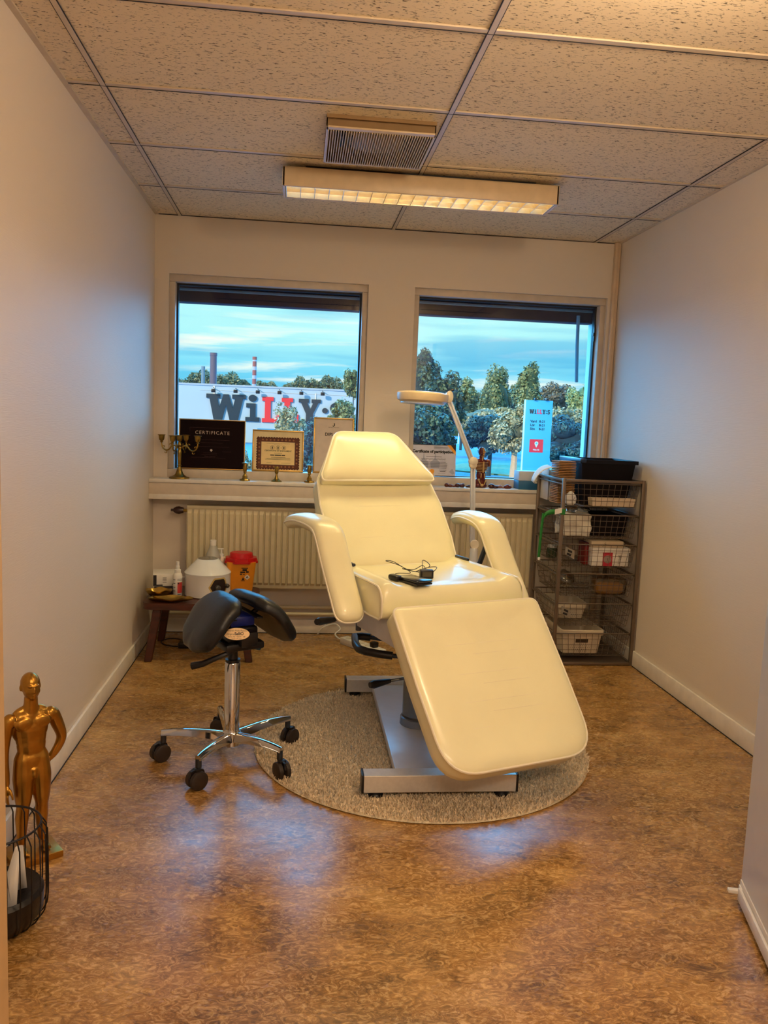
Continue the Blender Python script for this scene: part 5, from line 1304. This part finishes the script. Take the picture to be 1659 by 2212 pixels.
# shop building
bd = empty('shop_building', (-1, 60, GZ), label='pale blue shop building with a big letter sign behind the left window', cat='building')
B().box((-14, 0, 0), (9.8, 14, 4.42)).obj('facade', mat('facade_blue', C3(176, 198, 212), .7, 0, .03, .5), bd, smooth=False)
B().box((-14.05, -.08, 4.36), (9.85, 14.1, 4.5)).obj('roof_edge', mat('roof_edge_grey', C3(170, 186, 200), .6), bd, smooth=False)
b = B(); b.box((-5.0, -.06, 3.5), (-4.85, 0, 4.36)); b.box((3.0, -.05, 3.3), (3.1, 0, 4.1)); b.tube([(-6, -.03, 4.0), (8, -.03, 4.02)], .015, 4); b.obj('wall_fittings', M_white, bd, smooth=False)
for k in range(3):
    B().box((-7+k*5.5, -.04, .1), (-4.2+k*5.5, .02, 1.15), .02).obj('shop_window', mat('shop_glass', C3(60, 150, 205), .15), bd)
def slab_letter(bb, ch_, x, z, h, w, dep, M0=None):
    """slab serif capitals in the shop's style"""
    cnt = [0]
    def pr(poly):      # every stroke a little prouder than the one before, so that no faces coincide
        cnt[0] += 1; bb.prism([(x+a*w, z+c*h) for a, c in poly], 0, dep*(1+.02*cnt[0]), (lambda a, c, d: M0(a, c, d)))
    if ch_ == 'W':
        pr([(-.02, .84), (.35, .84), (.35, 1), (-.02, 1)]); pr([(.66, .84), (1.02, .84), (1.02, 1), (.66, 1)])
        pr([(.06, .86), (.27, .86), (.39, 0), (.18, 0)]); pr([(.43, 1), (.57, 1), (.40, 0), (.22, 0)]); pr([(.43, 1), (.57, 1), (.78, 0), (.60, 0)]); pr([(.74, .86), (.95, .86), (.82, 0), (.61, 0)])
    if ch_ == 'i':
        pr([(.5+.30*math.cos(t), 1.0-.13+.13*math.sin(t)) for t in [2*PI*j/20 for j in range(20)]])
        pr([(.05, .52), (.72, .52), (.72, .68), (.05, .68)]); pr([(.32, .1), (.72, .1), (.72, .6), (.32, .6)]); pr([(0, 0), (1, 0), (1, .16), (0, .16)])
    if ch_ == 'L':
        pr([(0, .84), (.66, .84), (.66, 1), (0, 1)]); pr([(.16, .1), (.5, .1), (.5, .9), (.16, .9)]); pr([(0, 0), (1, 0), (1, .16), (0, .16)]); pr([(.78, .1), (1, .1), (1, .36), (.84, .36)])
    if ch_ == 'Y':
        pr([(0, .86), (.46, .86), (.46, 1), (0, 1)]); pr([(.58, .86), (1, .86), (1, 1), (.58, 1)]); pr([(.08, .9), (.36, .9), (.64, .38), (.36, .38)]); pr([(.68, .9), (.92, .9), (.64, .38), (.42, .38)]); pr([(.34, .1), (.66, .1), (.66, .45), (.34, .45)]); pr([(.18, 0), (.82, 0), (.82, .14), (.18, .14)])
    if ch_ == ':':
        for zz in (.2, .72): pr([(.5+.42*math.cos(t), zz+.14*math.sin(t)) for t in [2*PI*j/16 for j in range(16)]])
    if ch_ == 'S':
        P_ = cable_pts([(.88, 0, .80), (.7, 0, .9), (.4, 0, .9), (.16, 0, .76), (.3, 0, .56), (.7, 0, .44), (.86, 0, .24), (.6, 0, .09), (.3, 0, .09), (.1, 0, .22)], 4)
        for a, c in zip(P_, P_[1:]):
            d = Vector((c.x-a.x, c.z-a.z)).normalized(); n_ = Vector((-d.y, d.x))*.12; e = d*.02
            pr([(a.x+n_.x-e.x, a.z+n_.y*.8-e.y), (a.x-n_.x-e.x, a.z-n_.y*.8-e.y), (c.x-n_.x+e.x, c.z-n_.y*.8+e.y), (c.x+n_.x+e.x, c.z+n_.y*.8+e.y)])
M_lk = mat('letter_dark', C3(30, 48, 60), .4); M_lr = mat('letter_red', C3(235, 40, 50), .4)
sg = empty('letter_sign', (0, 59.845, .12), label='large dark and red slab letters mounted on the pale blue shop facade', cat='sign')
SF = lambda a, c, d: (a, -d+.15, c)
for c_, x, z, h, w, m in (('W', -6.45, .78, 2.03, 2.95, M_lk), ('i', -3.45, .76, 2.1, 1.1, M_lk), ('L', -2.15, .74, 2.0, 1.35, M_lr), ('L', -.62, .72, 2.0, 1.35, M_lr), ('Y', .72, .70, 2.0, 1.75, M_lk), (':', 2.55, .72, 1.55, .55, M_lk), ('S', 3.15, .68, 1.9, 1.6, M_lk)):
    b = B(); slab_letter(b, c_, x, z, h, w, .14, SF); b.obj('letter', m, sg, smooth=False)
for x, z, fl in zip((-5.92, -4.21, -2.49, -.80, .91, 2.59), (3.15, 3.17, 3.19, 3.21, 3.23, 3.25), ('the left arm of the dark W', 'the right arm of the dark W', 'the right side of the letter i', 'the gap between the two red letters', 'the left arm of the dark Y', 'the colon right of the dark Y')):
    t = empty('floodlight', (x, 59.9, z), label='small black floodlight mounted above '+fl, cat='light', group='floodlights above the shop letters')
    b = B(); b.tube([(0, .097, .22), (0, -.45, .25)], .03, 6); b.obj('arm', M_black, t); b = B(); b.box((-.16, -.62, -.12), (.16, -.38, .14), .03); b.obj('lamp_housing', M_black, t)
for x, z1, r, lab, c in ((-7.70, 7.3, .33, 'thick grey chimney stack behind the shop roof', (96, 84, 96)), (-3.72, 7.1, .2, 'thin red and white chimney behind the shop roof', (150, 84, 78)), (-8.68, 5.95, .17, 'short grey chimney at the far left behind the shop roof', (110, 130, 140))):
    t = empty('chimney_stack', (x, 76, GZ), label=lab, cat='chimney')
    b = B(); b.lathe([(r*1.1, 0), (r, z1-GZ-.3), (r*1.12, z1-GZ-.28), (r*1.12, z1-GZ)], 14); b.obj('shaft', mat('chimney_%d' % c[0], C3(*c), .7), t)
    if 'red' in lab:
        for k in range(4):
            b = B(); b.lathe([(r*1.06, 4.9+k*.85), (r*1.06, 5.25+k*.85)], 14, cap=False); b.obj('white_band', mat('band_white', C3(170, 170, 176), .7), t)
# banner sign (pylon)
py = empty('pylon_sign', (8.306, 20, -.2), label='tall blue banner sign with opening hours seen in the right window', cat='sign')
M_bb = mat('banner_blue', C3(60, 180, 225), .45, 0, .05, 1.2); M_w2 = mat('banner_edge', C3(190, 225, 235), .5)
py.scale = (.712, .712, .712)
B().box((-.62, 0, -.84), (.62, .12, 3.27), .01).obj('panel', M_bb, py)
B().box((-.65, -.005, -.84), (-.60, .125, 3.29), .005).obj('edge_strip', M_w2, py)
PS = lambda a, c, d: (a, -.002-d, c)
for s, m, chs in ((0, M_lk, None),):
    x = -.43; wds = {'W': .21, 'i': .09, 'L': .105, 'Y': .135, ':': .05, 'S': .12}
    for c_, mm in (('W', M_lk), ('i', M_lk), ('L', mat('pink_letter', C3(230, 60, 100), .4)), ('L', mat('pink_letter', C3(230, 60, 100), .4)), ('Y', M_lk), (':', M_lk), ('S', M_lk)):
        b = B(); slab_letter(b, c_, x, 2.68, .19, wds[c_], .01, PS); b.obj('letter', mm, py, smooth=False); x += wds[c_]+.02
b = B()
for k, (dn, hr) in enumerate((('Vard', '8-21'), ('Lör', '8-21'), ('Sön', '8-21'))):
    z = 2.30-k*.165; text_to(b, dn, .15, lambda X, Y, Z, z=z: PS(X-.36, Y+z, .003), align='LEFT', offset=.005); text_to(b, hr, .15, lambda X, Y, Z, z=z: PS(X+.04, Y+z, .003), align='LEFT', offset=.005)
b.obj('opening_hours', mat('hours_ink', C3(14, 50, 80), .5), py, smooth=False)
B().box((-.34, -.008, .98), (.28, 0, 1.56)).obj('red_panel', mat('panel_red', C3(216, 50, 66), .45), py, smooth=False)
b = B(); pin = [(-.03+.085*math.cos(t), 1.38+.085*math.sin(t)) for t in [PI*(-.15)+PI*1.3*j/16 for j in range(17)]]+[(-.03, 1.19)]
b.prism(pin, .01, .014, PS); text_to(b, 'Hitta hit', .085, lambda X, Y, Z: PS(X-.03, Y+1.07, .01), offset=.003); b.obj('map_pin', M_w2, py, smooth=False)
b = B(); b.prism([(-.03+.04*math.cos(t), 1.38+.04*math.sin(t)) for t in [2*PI*j/14 for j in range(14)]], .015, .017, PS); b.obj('pin_dot', M_bb, py, smooth=False)
b = B(); 
for x in (-.2, .32): b.box((x-.05, -.12, 3.27), (x+.05, .05, 3.36), .01)
b.obj('top_lamp', M_black, py)
# far flag sign
t = empty('logo_sign', (17.8, 80, GZ), label='small white sign with blue and red arcs beyond the trees', cat='sign')
B().box((-.55, 0, 3.45), (.55, .1, 4.25), .02).obj('panel', M_paper, t); B().box((-.05, .02, 0), (.05, .08, 3.45)).obj('post', M_white, t, smooth=False)
for s, c, nm in ((-1, (20, 60, 140), 'blue_arc'), (1, (220, 40, 60), 'red_arc')):
    b = B(); b.tube([(s*(.30-.20*math.sin(w)), -.02, 3.85+.22*math.cos(w)) for w in [PI*j/8 for j in range(9)]], .05, 6); b.obj(nm, mat(nm, C3(*c), .5), t)
# street lamps by the right
for k, (x, y, h_) in enumerate(((17.9, 46, 2.9), (19.2, 46, 2.4))):
    t = empty('street_lamp', (x, y, GZ), label=('taller' if k == 0 else 'shorter')+' dark street lamp at the right edge of the right window', cat='street lamp', group='street lamps in the right window')
    b = B(); b.tube([(0, 0, 0), (0, 0, h_), (.5, 0, h_+.05)], .03, 6); b.obj('pole', M_darksteel, t); b = B(); b.lathe([(.25, h_-.1), (.08, h_+.04), (.03, h_+.1)], 12, (.5, 0, 0)); b.obj('shade', mat('teal_shade', C3(50, 130, 160), .4), t)

# ---- trees
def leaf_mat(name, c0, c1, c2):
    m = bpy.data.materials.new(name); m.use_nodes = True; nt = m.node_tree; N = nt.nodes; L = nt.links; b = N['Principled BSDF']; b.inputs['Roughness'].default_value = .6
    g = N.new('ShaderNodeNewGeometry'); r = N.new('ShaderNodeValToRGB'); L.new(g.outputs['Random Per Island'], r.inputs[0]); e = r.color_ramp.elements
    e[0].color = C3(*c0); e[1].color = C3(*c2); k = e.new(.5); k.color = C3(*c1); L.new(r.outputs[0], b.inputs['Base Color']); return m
LM = {'dark': leaf_mat('leaves_dark', (14, 54, 62), (40, 84, 78), (110, 124, 84)),  # sun and shade put into leaf colour: teal-dark shaded, cream sunlit
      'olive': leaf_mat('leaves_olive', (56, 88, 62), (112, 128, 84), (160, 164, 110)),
      'cream': leaf_mat('leaves_cream_sunlit', (88, 100, 78), (160, 156, 118), (214, 204, 160)),
      'teal': leaf_mat('leaves_teal_shaded', (8, 58, 80), (26, 86, 104), (60, 118, 124)),
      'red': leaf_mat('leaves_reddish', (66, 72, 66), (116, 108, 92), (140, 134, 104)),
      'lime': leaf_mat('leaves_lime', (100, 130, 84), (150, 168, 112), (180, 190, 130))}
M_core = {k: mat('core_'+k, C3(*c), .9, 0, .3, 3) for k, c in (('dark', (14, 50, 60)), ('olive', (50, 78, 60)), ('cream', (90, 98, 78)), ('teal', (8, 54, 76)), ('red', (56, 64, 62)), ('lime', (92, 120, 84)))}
def tree(name, cx, cy, cz, rx, rz_, kind, nleaf, leaf, label, group, shape='round', trunk=None, core=.72, seed=0, trunk_m=None):
    nleaf = int(nleaf*1.7); leaf *= .76
    rng = np.random.default_rng(seed+int(cx*100) % 977)
    t = empty(name, (cx, cy, GZ), label=label, cat='tree', group=group); z0 = cz-GZ
    K = 26; ph = rng.uniform(0, 2*PI, K); ct = rng.uniform(-1, 1, K); st_ = np.sqrt(1-ct**2); rad = rng.uniform(.45, .95, K)
    taper = (lambda z: np.clip(1.0-.55*(z+1)/2, .2, 1)) if shape == 'cone' else (lambda z: 1.0+0*z)
    cc_ = np.stack([rad*st_*np.cos(ph)*taper(ct*rad), rad*st_*np.sin(ph)*taper(ct*rad), rad*ct], 1)
    which = rng.integers(0, K, nleaf); d = rng.normal(size=(nleaf, 3)); d /= np.linalg.norm(d, axis=1)[:, None]
    cr_ = rng.uniform(.22, .42, K)[which]
    p = cc_[which]+d*(cr_*rng.uniform(.55, 1.08, nleaf))[:, None]
    p = p*np.array([rx, rx, rz_]); 
    a = rng.normal(size=(nleaf, 3)); a /= np.linalg.norm(a, axis=1)[:, None]; nrm = d+rng.normal(size=(nleaf, 3))*.5
    bq_ = np.cross(a, nrm); bq_ /= np.linalg.norm(bq_, axis=1)[:, None]+1e-9; s = leaf*rng.uniform(.5, 1.3, nleaf)[:, None]
    a2 = np.cross(nrm, bq_); a2 /= np.linalg.norm(a2, axis=1)[:, None]+1e-9
    v = np.stack([p-a2*s, p+bq_*s*.5, p+a2*s, p-bq_*s*.5], 1); v[:, :, 2] += z0
    raw('foliage', v.reshape(-1, 3).tolist(), np.arange(nleaf*4).reshape(nleaf, 4).tolist(), LM[kind], t)
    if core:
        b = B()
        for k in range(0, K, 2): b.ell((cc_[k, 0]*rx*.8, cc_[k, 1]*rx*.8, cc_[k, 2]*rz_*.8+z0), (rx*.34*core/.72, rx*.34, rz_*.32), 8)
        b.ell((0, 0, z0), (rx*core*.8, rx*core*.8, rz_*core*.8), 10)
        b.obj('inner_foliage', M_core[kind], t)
    b = B(); tr = trunk or rx*.07; zb = max(.5, z0-rz_*.2); b.tube([(0, 0, 0), (.02*rx, 0, zb*.5), (0, 0, zb)], [tr*1.25, tr, tr*.8], 8); 
    b.obj('trunk', trunk_m or mat('bark_dark', C3(40, 70, 84), .9), t)
GA, GBk, GC = 'street trees outside the right window', 'tall trees on the right window horizon', 'young trees in front of the shop'
tree('broadleaf_tree', 6.78, 34.5, 3.17, 1.15, 2.0, 'dark', 5000, .13, 'tall dark tree at the left edge of the right window', GA, 'cone', seed=1)
tree('broadleaf_tree', 7.05, 30.2, 2.13, 1.05, 1.25, 'dark', 4500, .13, 'dark tree leaning right beside the magnifier lamp head', GA, seed=2)
tree('broadleaf_tree', 5.75, 26.5, .97, 1.43, 1.12, 'dark', 7000, .13, 'large low dark tree behind the participation certificate', GA, seed=3)
tree('broadleaf_tree', 14.0, 60, 3.35, 1.35, 1.35, 'olive', 3500, .2, 'round olive tree right of the magnifier lamp head', GBk, seed=4)
tree('poplar_tree', 15.52, 55, 3.2, 1.6, 2.35, 'olive', 6000, .17, 'tall olive poplar, left one of the two highest trees', GBk, 'cone', seed=5)
tree('poplar_tree', 16.51, 50, 3.35, 1.26, 2.1, 'olive', 6000, .17, 'tall pale poplar above the blue banner sign', GBk, 'cone', seed=6)
tree('broadleaf_tree', 16.6, 58, 3.0, 1.0, 1.8, 'teal', 2500, .17, 'narrow dark tree between the two tall poplars', GBk, seed=7)
tree('broadleaf_tree', 20.64, 56, 3.0, 1.7, 1.6, 'red', 5000, .17, 'reddish brown tree right of the blue banner sign', GBk, seed=8)
tree('broadleaf_tree', 20.6, 50, 3.0, 1.25, 2.2, 'lime', 5000, .17, 'bright lime green tree at the right edge of the right window', GBk, seed=9)
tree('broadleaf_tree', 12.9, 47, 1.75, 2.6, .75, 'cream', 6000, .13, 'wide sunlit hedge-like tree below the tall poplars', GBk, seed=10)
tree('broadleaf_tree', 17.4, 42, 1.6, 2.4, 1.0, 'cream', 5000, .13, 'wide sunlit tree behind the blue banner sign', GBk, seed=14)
tree('broadleaf_tree', 8.72, 28, 1.0, 1.15, .85, 'teal', 5500, .11, 'dark teal tree with a thin trunk behind the anatomical torso', GA, seed=11, trunk=.09)
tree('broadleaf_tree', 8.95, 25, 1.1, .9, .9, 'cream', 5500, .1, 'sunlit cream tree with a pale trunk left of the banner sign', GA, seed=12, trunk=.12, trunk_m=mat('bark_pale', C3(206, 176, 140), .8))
tree('broadleaf_tree', 12.9, 30, .6, 1.5, 1.1, 'teal', 7000, .11, 'low dark teal tree right of the banner sign', GA, seed=13)
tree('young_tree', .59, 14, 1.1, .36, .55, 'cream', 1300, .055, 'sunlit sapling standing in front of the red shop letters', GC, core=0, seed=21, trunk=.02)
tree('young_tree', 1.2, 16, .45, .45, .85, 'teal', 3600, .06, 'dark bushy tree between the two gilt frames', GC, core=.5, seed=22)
tree('young_tree', 2.2, 20, 1.35, .5, .5, 'olive', 2400, .07, 'olive branches at the right edge of the left window', GC, core=.4, seed=23)
tree('young_tree', 3.1, 30, 2.85, .42, .7, 'olive', 1800, .09, 'high treetop in the upper right of the left window view', GC, core=.5, seed=24)
tree('young_tree', -.71, 20, -.2, .2, .4, 'cream', 700, .05, 'small pale shrub between the black and the brown-bordered certificates', GC, core=0, seed=25)
def forest():
    rng = np.random.default_rng(5); n = 26000
    x = rng.uniform(-34, 44, n); h = 7.7+.8*np.sin(x*.33)+.5*np.sin(x*1.1+1)+.3*np.sin(x*2.7)
    z = rng.uniform(.45, 1.0, n)**.6*h; y = 140+rng.uniform(-3, 3, n); p = np.stack([x, y, z], 1); s = .32
    a = rng.normal(size=(n, 3)); c = rng.normal(size=(n, 3)); a /= np.linalg.norm(a, axis=1)[:, None]; c /= np.linalg.norm(c, axis=1)[:, None]
    v = np.stack([p-a*s, p+c*s*.7, p+a*s, p-c*s*.7], 1)
    o = raw('distant_forest', v.reshape(-1, 3).tolist(), np.arange(n*4).reshape(n, 4).tolist(), leaf_mat('leaves_far', (70, 98, 84), (104, 120, 92), (140, 146, 108)), None, kind='stuff', label='distant belt of forest along the horizon', cat='forest')
    b = B(); b.prism([(-34, -.8)]+[(q_, 6.8+.7*math.sin(q_*.33)) for q_ in range(-34, 45, 2)]+[(44, -.8)], 141, 146, lambda a, c, d: (a, d, c)); oo = b.obj('forest_mass', M_core['olive'], o, smooth=False, kind='stuff')
forest()
b = B(); fx, fy = 8.05, 13.0
t = empty('outdoor_stand', (fx, fy, GZ), label='dark tubular stand outside, just above the crate in the right window', cat='stand')
b = B(); b.tube([(-.28, 0, 0), (-.28, 0, 1.12), (.28, 0, 1.12), (.28, 0, 0)], .022, 6); b.tube([(-.28, .3, 0), (-.28, .3, 1.12), (.28, .3, 1.12), (.28, .3, 0)], .02, 6); b.obj('tube_frame', M_black, t)
b = B(); b.box((-.3, -.02, 1.13), (.3, .32, 1.16), .01); b.obj('top_plate', mat('pale_top', C3(190, 200, 205), .4), t)
